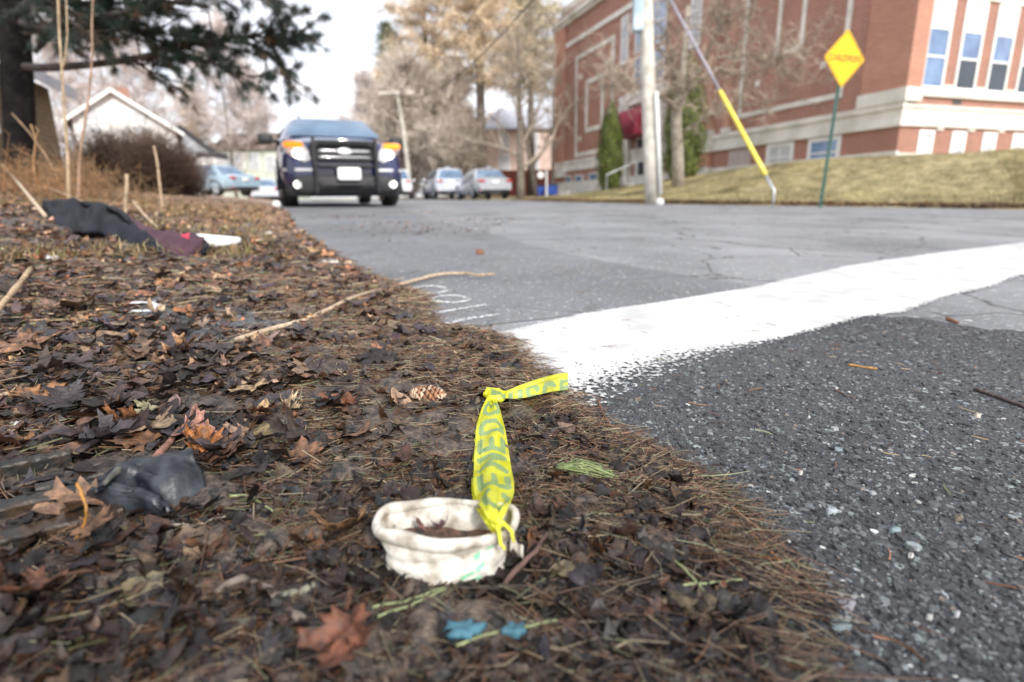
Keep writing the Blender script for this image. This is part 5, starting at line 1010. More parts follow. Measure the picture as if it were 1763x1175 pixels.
fb = MB(); fb.tubes(np.stack([S0, S0+D], 1), np.tile([.0028, .0016], (len(S0), 1)), 3, c); fb.build('needle_foliage', M['pine_needles'], proot)

# brown hedge and weeds at the left
def bush(name, label, loc, W_, D_w, H, n, col, r_, tr_=.006, cat='shrub', sub=3, group=None):
    root = empty(name, loc, label, cat, group); S0 = np.c_[r_.uniform(-.5, .5, n)*W_, r_.uniform(-.5, .5, n)*D_w, 0*r_.random(n)]; dirn = np.c_[r_.normal(0, .28, n), r_.normal(0, .28, n), np.ones(n)]; hh = H*(.55+.5*r_.random(n))*(1-.35*(np.abs(S0[:, 0])/W_*2)**3)
    Pn = np.stack([S0, S0+dirn*hh[:, None]*.5+r_.standard_normal((n, 3))*.05, S0+dirn*hh[:, None]+r_.standard_normal((n, 3))*.08], 1); b_ = MB(); b_.tubes(Pn, np.tile([1.2, .9, .4], (n, 1))*tr_, 3, np.array([col])*.8)
    i = r_.integers(0, n, n*sub*4); s = r_.uniform(.2, 1, (len(i), 1)); S1 = Pn[i, 0]*(1-s)+Pn[i, 2]*s; D1 = r_.standard_normal((len(i), 3))*H*.13; D1[:, 2] = np.abs(D1[:, 2])*.8
    b_.tubes(np.stack([S1, S1+D1], 1), np.tile([.7, .3], (len(i), 1))*tr_, 3, np.array([col])*(1+.35*r_.standard_normal((len(i), 1))).clip(.3, 1.8)); b_.build('stems', M['twigs_brown'], root); return root
rh = np.random.default_rng(31)
p = P(236, 330, 11.5); bush('hedge_bush', 'brown leafless hedge in front of the white gabled house', (float(p[0]), 11.5, gz(p[0], 11.5)), 1.75, 1.2, 1.2, 800, (.13, .085, .06), rh, .006, sub=4)
p = P(290, 332, 12.5); bush('hedge_bush', 'brown leafless rounded bush at the right end of the hedge', (float(p[0]), 12.5, gz(p[0], 12.5)), 1.1, 1.0, .95, 420, (.14, .09, .06), rh, .006, sub=4)
p = P(95, 325, 6.5); bush('weed_clump', 'dead tan weeds at the foot of the big pine', (float(p[0]), 6.5, gz(p[0], 6.5)), 1.3, .8, .42, 90, (.26, .17, .09), rh, .004, 'weeds', 2)
p = P(20, 335, 4.2); bush('weed_clump', 'tangled rusty brown weeds at the left border above the trousers', (float(p[0]), 4.2, gz(p[0], 4.2)), 1.2, .7, .34, 130, (.28, .15, .07), rh, .003, 'weeds', 2)
p = P(150, 335, 4.6); bush('weed_clump', 'low dead weeds behind the trousers', (float(p[0]), 4.6, gz(p[0], 4.6)), 1.0, .5, .20, 110, (.30, .19, .10), rh, .003, 'weeds', 2)
# saplings
def sapling(pts, Y, r0, r1_, label, col=(.42, .31, .20), name='sapling', branches=()):
    b0 = P(*pts[0], Y); b0 = np.array([b0[0], Y, T1(b0[0], Y)-.02]); root = empty(name, b0, label, 'sapling'); q = np.array([P(x, y, Y)-b0 for x, y in pts]); q[0, 2] = min(0, q[0, 2]); n = 24; s = np.linspace(0, len(q)-1, n); qq = np.stack([np.interp(s, range(len(q)), q[:, c]) for c in range(3)], -1); qq[1:-1] = (qq[:-2]+2*qq[1:-1]+qq[2:])/4
    r_ = np.random.default_rng(len(label)); rad = np.linspace(r0, r1_, n)*(1+.1*r_.standard_normal(n)); MB().tube(qq, rad, 7, col=np.repeat(np.array([col])*(1+.12*r_.standard_normal((n, 1))), 7, 0)).build('stem', M['twig'], root, smooth=True)
    for br in branches: q = np.array([P(x, y, Y)-b0 for x, y in br]); MB().tube(q, np.linspace(r1_, r1_*.5, len(q)), 6, col=col).build('side_branch', M['twig'], root, smooth=True)
    return root
sapling([(109, 310), (117, 270), (114, 230), (110, 180), (107, 120), (102, 60), (99, -40)], 3.6, .010, .006, 'thicker pale sapling standing left of the white house', branches=[[(107, 120), (112, 104), (116, 60), (114, 0)]])
sapling([(125, 308), (137, 270), (148, 200), (155, 150), (159, 90), (158, 40), (162, -40)], 3.7, .009, .0045, 'thinner pale sapling crossing in front of the white house', (.34, .22, .15), branches=[[(120, 290), (128, 265), (132, 245)]])
sapling([(276, 338), (274, 310), (271, 280), (265, 252)], 3.9, .009, .007, 'short bare stem standing in front of the hedge')
sapling([(213, 372), (216, 345), (219, 318), (218, 300)], 2.6, .009, .007, 'short pale broken stem just behind the trousers')
sapling([(110, 300), (80, 270), (52, 230), (20, 195)], 4.4, .007, .004, 'thin leaning cane at the left border before the pine trunk', (.30, .2, .12))
sapling([(60, 310), (57, 285), (62, 240), (53, 215)], 4.4, .010, .006, 'rusty broken stem with curled tips before the pine trunk', (.32, .19, .09), branches=[[(62, 240), (66, 225), (60, 218)]])

# ------------------------------------------------------------------ brick school building
bz = 0.0; broot = empty('brick_school', (11.02, 16.5, 0), 'red brick school with pale stone bands, tall windows and red awning', 'building', rot=(0, 0, R_(19)))
def bbox(b, a, c): b.box(a, c); return b
H_TOP = 13.5; LL = 24.0; LR = 26.0
# walls (local: x along the window front, y along the street side)
wl = MB(); wl.box((0, 0, -1), (LR, LL, 11.6)); wl.build('wall', M['brick'], broot)
rf = MB(); rf.box((-.35, -.35, 11.0), (LR+.3, LL+.35, 11.25)); rf.box((-.2, -.2, 10.82), (LR+.2, LL+.2, 11.0)); rf.box((.25, .25, 11.25), (LR, LL-.25, H_TOP-1.3)); rf.build('cornice', M['limestone'], broot)
st = MB()
def L_box(b, t0, t1, z0, z1, proud, back=.02): b.box((-proud, t0, z0), (back, t1, z1))
def R_box(b, t0, t1, z0, z1, proud, back=.02): b.box((t0, -proud, z0), (t1, back, z1))
# stone bands
L_box(st, -.081, LL+.05, 2.22, 2.36, .10); L_box(st, -.061, LL+.03, 2.36, 2.70, .06); L_box(st, -.10, LL+.06, 2.70, 2.86, .12)
R_box(st, .021, LR, 2.223, 2.363, .081); R_box(st, .021, LR, 2.363, 2.703, .061); R_box(st, .021, LR, 2.703, 2.80, .10)
L_box(st, -.05, LL+.02, .0, 1.56, .05); R_box(st, .021, LR, .0, 1.50, .05)
L_box(st, -.03, LL+.02, 9.56, 9.82, .09); R_box(st, .03, LR, 9.56, 9.82, .09)
st.build('stone_band', M['limestone'], broot)
# corner pier with its stone foot, pilasters
for a_, c_ in (((-.12, -.12, 3.22), (.46, 1.3, 10.8)), ((-.10, 7.0, 2.87), (.02, 7.35, 10.8)), ((-.22, 7.95, 3.08), (.02, 8.75, 10.8)), ((-.14, LL-1.6, 2.87), (.02, LL+.04, 10.8))): pr = MB(); pr.box(a_, c_); pr.build('brick_pier', M['brick_orange'], broot)
for a_, c_ in (((-.16, -.16, 2.862), (.50, 1.36, 3.22)), ((-.26, 7.90, 1.2), (.021, 8.80, 1.60)), ((-.26, 7.90, 2.21), (.021, 8.80, 3.08)), ((-.15, 6.95, 2.862), (.021, 7.40, 3.05)), ((-.18, LL-1.65, 1.9), (.021, LL+.08, 2.2))): ft = MB(); ft.box(a_, c_); ft.build('pier_foot', M['limestone'], broot)
pb2 = MB(); pb2.box((-.22, 7.95, 1.60), (.02, 8.75, 2.21)); pb2.build('brick_pier', M['brick_orange'], broot)
# big stone frames (blind panels)
def frame(b, t0, t1, z0, z1, w_=.2, pr_=.05):
    L_box(b, t0, t1, z0, z0+w_, pr_); L_box(b, t0, t1, z1-w_, z1, pr_); L_box(b, t0, t0+w_, z0+w_, z1-w_, pr_); L_box(b, t1-w_, t1, z0+w_, z1-w_, pr_)
f1 = MB(); frame(f1, 2.0, 6.6, 3.30, 9.2, .17); frame(f1, 3.75, 4.95, 5.1, 8.0, .15); L_box(f1, 2.75, 2.95, 4.3, 4.5, .04); L_box(f1, 5.6, 5.8, 4.3, 4.5, .04); f1.build('stone_frame', M['limestone'], broot)
f2 = MB(); frame(f2, 16.4, 21.1, 3.0, 8.8, .24); frame(f2, 17.5, 19.7, 4.3, 7.2, .26)
for t0 in (16.95, 20.3):
    for z0 in (3.9, 7.4): L_box(f2, t0, t0+.3, z0, z0+.3, .04)
f2.build('stone_frame', M['limestone'], broot)
# windows
def window(side, t0, t1, z0, z1, sashes=(.36, .66), blind=None, sill=True, rec=.10, fw=.085, glass='glass', name='window', mull=0):
    fr, gl = MB(), MB()
    def B_(b, a0, a1, c0, c1, p0, p1):
        if side == 'R': b.box((a0, p0, c0), (a1, p1, c1))
        else: b.box((p0, a0, c0), (p1, a1, c1))
    o0 = -.035
    B_(fr, t0, t0+fw, z0, z1, o0, .06); B_(fr, t1-fw, t1, z0, z1, o0, .06); B_(fr, t0+fw, t1-fw, z0, z0+fw, o0+.003, .06); B_(fr, t0+fw, t1-fw, z1-fw, z1, o0+.003, .06)
    for s in sashes: zz = z0+(z1-z0)*s; B_(fr, t0+fw, t1-fw, zz-.028, zz+.028, o0+.006, .06)
    for k in range(mull): tt_ = t0+(t1-t0)*(k+1)/(mull+1); B_(fr, tt_-.02, tt_+.02, z0+fw, z1-fw, o0+.009, .06)
    if sill: B_(fr, t0-.05, t1+.05, z0-.09, z0-.002, -.10, .02)
    f_ = fr.build(name, M['white_trim'], broot); B_(gl, t0+fw*.5, t1-fw*.5, z0+fw*.5, z1-fw*.5, -.012, .03); gl.build('pane', M[glass], f_)
    if blind: bl = MB(); B_(bl, t0+fw, t1-fw, z1-(z1-z0)*blind, z1-fw, -.0165, -.013); bl.build('blind', M['blind'], f_)
    return f_
sl = MB(); R_box(sl, .47, LR, 3.02, 3.13, .10); R_box(sl, .47, LR, 5.60, 5.95, .05); R_box(sl, .47, LR, 6.6, 6.75, .06)
for i in range(14):
    t0 = .52+1.34*i; window('R', t0, t0+.90, 3.22, 5.58, (.36, .66), blind=.34, glass='glass'); window('R', t0, t0+.9, 7.3, 9.5, (.36, .66), blind=.3)
    if i: dk = MB(); R_box(dk, t0+.06, t0+.84, 3.28, 4.03, .0160, -.013); dk.build('open_sash_shade', M['glass_dark'], broot)  # dark sheet painted for the shade inside the open lower sash
    R_box(sl, t0+.92, t0+1.32, 3.13, 3.36, .04)
    if i < 12: window('R', t0+.25+.02*i, t0+.87+.02*i, 1.42, 2.14, (.5,), sill=False, name='basement_window', mull=0, glass='blind', fw=.11)
    R_box(sl, t0+.92, t0+1.2, 2.14, 2.222, .045)
sl.build('window_band', M['limestone'], broot)
vt = MB(); R_box(vt, 1.95, 2.32, 2.86, 2.98, .012); vt.build('wall_vent', M['roof_dark'], broot)
window('L', 1.85, 3.1, 1.22, 2.20, (.5,), name='basement_window', mull=0, glass='glass', fw=.13); window('L', 3.7, 4.95, 1.22, 2.20, (.5,), name='basement_window', mull=1, glass='blind', fw=.13)
dr = MB(); L_box(dr, 5.75, 6.95, .9, 2.16, .02); dr.build('grey_panel', mat('grey_pink_panel', (.42, .35, .34), (.5, .42, .4), 4, .8), broot)
for t0, z0, z1 in ((9.2, 3.3, 5.4), (9.2, 6.6, 9.3), (15.0, 3.1, 5.6), (15.0, 7.2, 9.4)): window('L', t0, t0+.75, z0, z1, (.5,), glass='blind')
for t0 in (18.0, 20.0): window('L', t0, t0+1.1, 1.0, 1.95, (.5,), name='basement_window', sill=False)
window('L', 21.6, 22.5, 1.0, 1.95, (.5,), name='basement_window', sill=False)
# entrance: stone surround, glazing above, door, awning, steps
en = MB(); L_box(en, 11.3, 11.75, 1.1, 5.0, .3); L_box(en, 14.3, 14.75, 1.1, 5.0, .3); L_box(en, 11.1, 14.95, 4.95, 5.35, .38); L_box(en, 11.3, 14.75, 5.35, 5.6, .2); en.build('entrance_surround', M['limestone'], broot)
for z0, z1 in ((5.75, 7.2), (7.35, 9.3)): window('L', 11.7, 14.35, z0, z1, (.5,), mull=3, sill=False)
d_ = window('L', 12.2, 13.9, 1.15, 3.4, (.75,), mull=1, sill=False, glass='glass_dark', name='door')
aw = MB(); n_ = 9; prof = [(-.3, 4.75)]+[(-.3-1.15*math.sin(a), 4.75-1.15*(1-math.cos(a))) for a in np.linspace(.25, math.pi/2, n_)]+[(-1.45, 3.35), (-.3, 3.35)]
pp = np.array(prof); nP = len(pp); V = np.r_[[(x, 11.75, z) for x, z in pp], [(x, 14.3, z) for x, z in pp]]; aw.add(V, [tuple(range(nP)), tuple(range(2*nP-1, nP-1, -1))]+[(i, nP+i, nP+(i+1) % nP, (i+1) % nP) for i in range(nP)]); aw.build('awning', M['awning'], broot)
stp = MB()
for k in range(5): stp.box((-1.9-.3*(4-k)*0-.3*(4-k), 11.5, -.2+0), (-.01, 14.6, .35+.16*k)) if False else stp.box((-2.9+.3*k, 11.6+.001*k, -.2), (-.055-.001*k, 14.5-.001*k, .42+.16*k))
stp.build('steps', M['limestone'], broot)
for t0 in (11.8, 14.3):
    rl_ = MB(); rl_.tube([(-2.8, t0, .3), (-2.8, t0, 1.5), (-1.2, t0, 2.1), (-.2, t0, 2.1)], .03, 8); rl_.tube([(-1.2, t0, .9), (-1.2, t0, 2.1)], .03, 8); rl_.build('handrail', M['galv'], broot)
lm_ = MB(); t = np.linspace(0, math.pi, 9); lm_.tube(np.c_[0*t-.14, 0*t+15.15, 4.35-.12*np.cos(t)], .10*np.sin(t).clip(.1), 10); lm_.build('wall_lamp', mat('wall_lamp_glow', (1, .8, .5), emit=(1, .75, .4, 1.6)), broot, smooth=True)
blk = MB(); blk.box((-3.2, 15.2, -.2), (-2.4, 16.2, .85)); blk.build('stone_block', M['limestone'], broot)

# ------------------------------------------------------------------ poles, sign, guy wire
pY = 12.9; b0 = P(1124, 345, pY); b0 = np.array([b0[0], pY, gz(b0[0], pY)]); ur = empty('utility_pole', b0, 'pale weathered wooden utility pole at the road edge in front of the school', 'pole', 'wooden utility poles')
t1 = P(1111, 0, pY)-b0; ax = t1/np.linalg.norm(t1); top_p = ax*9.2; tt5 = np.linspace(0, 1, 10)[:, None]
MB().tube(top_p*tt5, np.linspace(.165, .125, 10), 16).build('shaft', M['pole_wood'], ur, smooth=True)
g1, g2 = P(1137, 335, pY-.2)-b0, P(1130, 158, pY-.2)-b0; MB().tube([g1, (g1+g2)/2, g2], .045, 10).build('conduit_guard', M['white_trim'], ur, smooth=True)
cbx = P(1100, 20, pY-.05)-b0; bx_ = MB(); bx_.box(cbx+np.array([-.12, -.12, -.38]), cbx+np.array([.08, .12, .6])); bx_.build('service_box', mat('box_paint', (.3, .4, .45), (.5, .6, .64), 4, .5), ur)
ca = MB(); q = ax*8.7; ca.box(q+np.array([-1.2, -.22, -.06]), q+np.array([1.2, -.12, .06])); ca.build('cross_arm', M['pole_wood'], ur)
cp = P(1137, 334, pY-.35); o = MB().grid(np.stack([np.c_[.09*math.sin(a)*np.cos(th), .09*math.sin(a)*np.sin(th), .09*math.cos(a)+0*th] for a in np.linspace(.02, 3.12, 10)]), closed=True).build('white_pipe_cap', M['white_trim'], None, smooth=True); o.location = (cp[0], cp[1], gz(cp[0], cp[1])+.10); tag(o, 'round white pipe cap at the foot of the near utility pole', 'pipe cap')
Yf = 38; f0 = P(707, 340, Yf); f0 = np.array([f0[0], Yf, gz(f0[0], Yf)]); fr_ = empty('utility_pole', f0, 'thin far utility pole with one cross arm, right of the police vehicle', 'pole', 'wooden utility poles')
ft_ = P(683, 158, Yf)-f0; MB().tube(ft_*tt5+np.c_[.12*np.sin(tt5[:, 0]*3), 0*tt5[:, 0], 0*tt5[:, 0]], np.linspace(.17, .13, 10), 10).build('shaft', M['pole_wood'], fr_, smooth=True)
c2 = MB(); c2.box(ft_+np.array([-1.15, -.08, -.16]), ft_+np.array([1.1, .08, .02])); c2.build('cross_arm', M['pole_wood'], fr_)
W0 = b0+ax*8.7
for i, (dx, dz, lab) in enumerate(((-1.1, .1, 'left overhead wire strung between the two utility poles'), (.2, .1, 'middle overhead wire strung between the two utility poles'), (.2, -2.2, 'lowest overhead wire strung between the two utility poles'))):
    A_ = W0+np.array([dx, -.17, dz]); B2 = f0+ft_+np.array([dx*.9, 0, .05+dz*.3]); s = np.linspace(0, 1, 30)[:, None]; q = A_*(1-s)+B2*s; q[:, 2] -= 1.1*np.sin(s[:, 0]*math.pi); o = MB().tube(q, .012 if i < 2 else .02, 5).build('overhead_wire', M['rubber'], None, smooth=True); tag(o, lab, 'wire')
# guy wire with its yellow guard
A_ = P(1333, 329, 9.9); B2 = P(1150, -8, 12.5); d = B2-A_; CMt = CMn.T
def prj(p): q = CMt@(p-CAMP); return np.array([881.5+F*q[0]/-q[2], 587.5-F*q[1]/-q[2]])
def s_at(y): ss = np.linspace(0, 1, 400); ys = np.array([prj(A_+d*s)[1] for s in ss]); return float(np.interp(-y, -ys, ss))
gz0 = np.array([A_[0], A_[1], gz(A_[0], A_[1])]); gr = empty('guy_wire', gz0, 'utility pole guy wire with a bright yellow guard, slanting down to the verge', 'guy wire')
s1, s2 = s_at(302), s_at(157); MB().tube([(0, 0, 0), A_-gz0, A_+d*s1-gz0], [.02, .022, .03], 8).build('anchor_rod', M['galv'], gr, smooth=True)
MB().tube([A_+d*(s1+(s2-s1)*u)-gz0 for u in np.linspace(0, 1, 8)], .040, 12).build('yellow_guard', M['yellow_plastic'], gr, smooth=True)
MB().tube([A_+d*s2-gz0, A_+d*1.12-gz0], .026, 8).build('strand', mat('guy_strand', (.30, .28, .33), (.42, .4, .45), 9, .5, metal=.3), gr, smooth=True)
# children sign
sY = 9.75; s0 = P(1418, 322, sY); s0 = np.array([s0[0], sY, gz(s0[0], sY)]); sr = empty('warning_sign', s0, 'yellow diamond sign reading CHILDREN on a leaning green post', 'sign')
stp_ = P(1446, 143, sY)-s0; axs = stp_/np.linalg.norm(stp_); ctr = P(1454.5, 101, sY)-s0; yaw = R_(19); rgt = np.array([math.cos(yaw), math.sin(yaw), 0]); upv = axs-rgt*(axs@rgt); upv /= np.linalg.norm(upv); nrm = np.cross(rgt, upv)
ps = MB(); a_ = axs*-.1; b_ = ctr+upv*.3
for off, w_ in (((0, 0), .028),):
    base = [(-.030, -.012), (-.015, -.012), (-.012, .010), (.012, .010), (.015, -.012), (.030, -.012), (.030, -.006), (.018, .018), (-.018, .018), (-.030, -.006)]
    V = np.array([[p_+rgt*u+nrm*(-v_-.03) for u, v_ in base] for p_ in (a_, a_*.5+b_*.5, b_)]); ps.grid(V, closed=True)
ps.build('post', M['post_green'], sr)
def diamond(h, r=.03): 
    pts = []
    for k in range(4):
        a = k*math.pi/2; c = np.array([math.cos(a), math.sin(a)])*(h-r*1.3)
        for da in (-.7, -.35, 0, .35, .7): pts.append(c+r*np.array([math.cos(a+da), math.sin(a+da)]))
    return np.array(pts)
def plate(name, h, z0, z1, m_): q = diamond(h); n = len(q); V = np.r_[[ctr+rgt*x+upv*y+nrm*z0 for x, y in q], [ctr+rgt*x+upv*y+nrm*z1 for x, y in q]]; b = MB(); b.add(V, [tuple(range(n-1, -1, -1)), tuple(range(n, 2*n))]+[(i, (i+1) % n, n+(i+1) % n, n+i) for i in range(n)]); return b.build(name, m_, sr)
plate('sign_plate', .435, -.003, 0, M['sign_yellow']); 
q1, q2 = diamond(.415), diamond(.400); bb = MB(); n = len(q1); bb.add(np.r_[[ctr+rgt*x+upv*y+nrm*.0015 for x, y in q1], [ctr+rgt*x+upv*y+nrm*.0015 for x, y in q2]], [(i, (i+1) % n, n+(i+1) % n, n+i) for i in range(n)]); bb.build('sign_border', M['sign_black'], sr)
def text(txt, size, loc, Rm, mt, parent, name, ext=.001, bold=.001):
    cu = bpy.data.curves.new(name, 'FONT'); cu.body = txt; cu.size = size; cu.align_x = 'CENTER'; cu.align_y = 'CENTER'; cu.extrude = ext; cu.offset = bold; cu.materials.append(mt)
    o = bpy.data.objects.new(name, cu); C.objects.link(o); o.parent = parent; m4 = Rm.to_4x4(); m4.translation = Vector(loc)
    me = bpy.data.meshes.new_from_object(o); bpy.data.objects.remove(o); me.transform(m4); o = bpy.data.objects.new(name, me); C.objects.link(o); o.parent = parent; return o
Rm = Matrix([[rgt[i], upv[i], nrm[i]] for i in range(3)]); text('CHILDREN', .142, tuple(ctr+nrm*.002), Rm, M['sign_black'], sr, 'lettering')

# ------------------------------------------------------------------ houses
def house_windows(root, items, yfront, glass='blind'):
    for (x, z, w_, h_) in items:
        fr = MB(); fr.box((x-w_/2-.1, yfront-.06, z-h_/2-.1), (x+w_/2+.1, yfront+.02, z+h_/2+.1)); f_ = fr.build('window', M['white_trim'], root); gl = MB(); gl.box((x-w_/2, yfront-.08, z-h_/2), (x+w_/2, yfront-.055, z-.03)); gl.box((x-w_/2, yfront-.08, z+.03), (x+w_/2, yfront-.055, z+h_/2)); gl.build('pane', M[glass], f_)
def slab(b, p0, p1, y0, y1, th): (x0, z0), (x1, z1) = p0, p1; b.add([(x0, y0, z0), (x1, y0, z1), (x1, y1, z1), (x0, y1, z0), (x0, y0, z0+th), (x1, y0, z1+th), (x1, y1, z1+th), (x0, y1, z0+th)], [(0, 3, 2, 1), (4, 5, 6, 7), (0, 1, 5, 4), (1, 2, 6, 5), (2, 3, 7, 6), (3, 0, 4, 7)]); return b
def gable_house(name, label, Y, pts, depth, wallm, roofm, wins=(), trim=None, chimney=None, over=.5, rot=0):
    """pts: photo pixels of left wall foot, left eave, ridge, right eave, right wall foot on the front gable"""
    W_ = [P(px, py, Y) for px, py in pts]; cx_ = (W_[0][0]+W_[-1][0])/2; z0 = gz(cx_, Y)-.3; root = empty(name, (cx_, Y, z0), label, 'house'); az_ = math.atan2(cx_, Y); root.rotation_euler = (0, 0, -az_*.95); kx = math.cos(az_); q = [((w_[0]-cx_)*kx, w_[2]-z0) for w_ in W_]; q[0] = (q[1][0], 0); q[-1] = (q[-2][0], 0)
    wl_ = MB(); wl_.prism([q[0], q[-1], q[-2], q[2], q[1]], 0, depth, 'y'); wl_.build('wall', wallm, root)
    rf_ = MB(); (lx, lz), (mx_, mz), (rx_, rz) = q[1], q[2], q[3]; sl_, sr_ = (mz-lz)/(mx_-lx), (rz-mz)/(rx_-mx_)
    slab(rf_, (lx-over, lz-over*sl_+.02), (mx_, mz+.02), -over, depth+.3, .16); slab(rf_, (mx_, mz+.021), (rx_+over, rz+over*sr_+.02), -over, depth+.3, .16); r_o = rf_.build('roof', roofm, root)
    if trim:
        tm = MB(); slab(tm, (lx-over, lz-over*sl_-.14), (mx_-.001, mz-.14), -over-.03, -over+.08, .28); slab(tm, (mx_+.001, mz-.14), (rx_+over, rz+over*sr_-.14), -over-.031, -over+.081, .28); tm.build('fascia', trim, root)
    if chimney: c = P(*chimney, Y); ch = MB(); ch.box((mx_+.3, 3, mz-1.2), (mx_+1.0, 3.7, mz+.75)); ch.build('chimney', M['brick'], r_o)
    house_windows(root, [((P(a, b, Y)[0]-cx_)*kx, (P(a, b, Y)[2]-z0), w_, h_) for a, b, w_, h_ in wins], 0); return root
gable_house('white_house', 'bright white gabled house behind the leafless hedge', 40, [(126, 330), (126, 206), (190, 156), (306, 218), (306, 330)], 12, M['paint_white'], M['roof_dark'], [(158, 212, .95, 1.5), (241, 212, .7, 1.6), (157, 275, .9, 1.4), (243, 278, .9, 1.4)], M['paint_white'], (208, 150))
gable_house('grey_house', 'small lavender-grey house with a dark sloping roof right of the white gabled house', 46, [(300, 330), (300, 226), (312, 222), (372, 264), (372, 330)], 8, M['grey_wall'], M['roof_dark'], [(348, 296, .9, 1.1)])
W_ = P(355, 272, 44); pr_ = empty('porch', (W_[0], 44, gz(W_[0], 44)), 'white porch with a flat dark roof before the lavender-grey house', 'porch'); b = MB(); zt = W_[2]-pr_.location.z
b.box((-.75, 0, zt), (.7, 2, zt+.4)); b.build('porch_roof', M['roof_dark'], pr_); b = MB(); b.box((-.72, .02, zt-.75), (.67, 1.9, zt)); b.box((.40, .04, 0), (.66, .3, zt-.75)); b.box((-.7, .04, 0), (-.5, .3, zt-.75)); b.build('porch_front', M['paint_white'], pr_)
# pale green house, ridge parallel to the view plane
def ridge_house(name, label, Y, x0, x1, ye, yr, depth, wallm, roofm, wins=(), hip=.0):
    a, c = P(x0, ye, Y), P(x1, ye, Y); zr = P((x0+x1)/2, yr, Y+depth/2)[2]; cx_ = (a[0]+c[0])/2; z0 = gz(cx_, Y)-.3; root = empty(name, (cx_, Y, z0), label, 'house'); hw = (c[0]-a[0])/2; he = a[2]-z0; hr = zr-z0
    b = MB(); b.prism([(0, 0), (depth, 0), (depth, he), (depth/2, hr-.1), (0, he)], -hw, hw, 'x'); b.build('wall', wallm, root)
    r = MB(); V = [(-hw-.3, -.4, he-.05), (hw+.3, -.4, he-.05), (hw+.3-hip, depth/2, hr), (-hw-.3+hip, depth/2, hr), (-hw-.3, depth+.4, he-.05), (hw+.3, depth+.4, he-.05)]; V2 = [(x, y, z+.18) for x, y, z in V]
    r.add(V+V2, [(0, 1, 2, 3), (3, 2, 5, 4), (6, 9, 8, 7), (9, 10, 11, 8), (0, 6, 7, 1), (4, 5, 11, 10), (1, 7, 8, 2), (2, 8, 11, 5), (0, 3, 9, 6), (3, 4, 10, 9)]); r.build('roof', roofm, root)
    house_windows(root, [((P(p_, q_, Y)[0]-cx_), (P(p_, q_, Y)[2]-z0), w_, h_) for p_, q_, w_, h_ in wins], 0); return root
ridge_house('pale_green_house', 'pale green house with a long brown roof far behind the left parked cars', 62, 368, 482, 258, 233, 8, M['green_wall'], M['roof_brown'], [(388, 280, .9, 1.5), (412, 278, .9, 1.5), (438, 278, .9, 1.5), (466, 282, .9, 1.5)])
ridge_house('pink_house', 'pale pink two-storey house behind the pale forked tree', 56, 838, 1010, 224, 190, 9, M['pink_wall'], M['grey_wall'], [(868, 245, .9, 1.6), (918, 245, .9, 1.6), (868, 283, 1, 1.7), (918, 283, 1, 1.7)], 1.2)
ridge_house('red_house', 'dark red house partly hidden by brown trees left of the pink house', 60, 782, 835, 250, 205, 8, mat('red_boards', (.30, .09, .06), (.36, .13, .09), 3, .8), M['roof_brown'], [(800, 275, 1, 1.6), (820, 275, 1, 1.6)])
fw_ = P(905, 330, 50); b = MB(); zf = P(905, 293, 50)[2]; b.box((fw_[0]-4.2, 50, gz(fw_[0], 50)-.3), (fw_[0]+6.5, 50.25, zf)); o = b.build('brick_wall', brick_mat('garden_brick', (.40, .09, .06), (.32, .07, .05), (.25, .15, .12)), None); tag(o, 'low red brick wall in front of the pink house', 'wall')
# tan shingled house at the far left
dv = np.array([-.372, .928]); A0 = np.array([-10.99, 13.1]); hz0 = gz(-12.5, 14)-.3; hr_ = empty('tan_house', (A0[0], A0[1], hz0), 'tan shingled house with a dark roof edge behind the pine trunk', 'house', rot=(0, 0, math.atan2(dv[1], dv[0])))
ze = 3.35-hz0+.0; b = MB(); b.box((-5, 0, 0), (2.7, 7, ze)); b.build('wall', M['tan_shingle'], hr_)
b = MB(); V = [(-5.4, -.45, ze-.05), (3.1, -.45, ze-.05), (3.1, 3.5, ze+2.0), (-5.4, 3.5, ze+2.0), (-5.4, 7.45, ze-.05), (3.1, 7.45, ze-.05)]; V2 = [(x, y, z+.16) for x, y, z in V]; b.add(V+V2, [(0, 1, 2, 3), (3, 2, 5, 4), (6, 9, 8, 7), (9, 10, 11, 8), (0, 6, 7, 1), (4, 5, 11, 10), (1, 7, 8, 2), (2, 8, 11, 5), (0, 3, 9, 6), (3, 4, 10, 9)]); b.build('roof', M['roof_dark'], hr_)
b = MB(); b.box((-5.41, -.48, ze-.19), (3.11, -.455, ze+.09)); b.build('gutter', M['grey_wall'], hr_)
b = MB(); b.box((-1.9, -.05, ze-1.5), (-.9, .02, ze-.35)); f_ = b.build('window', M['white_trim'], hr_); b = MB(); b.box((-1.8, -.07, ze-1.4), (-1.0, -.045, ze-.45)); b.build('pane', M['glass'], f_)

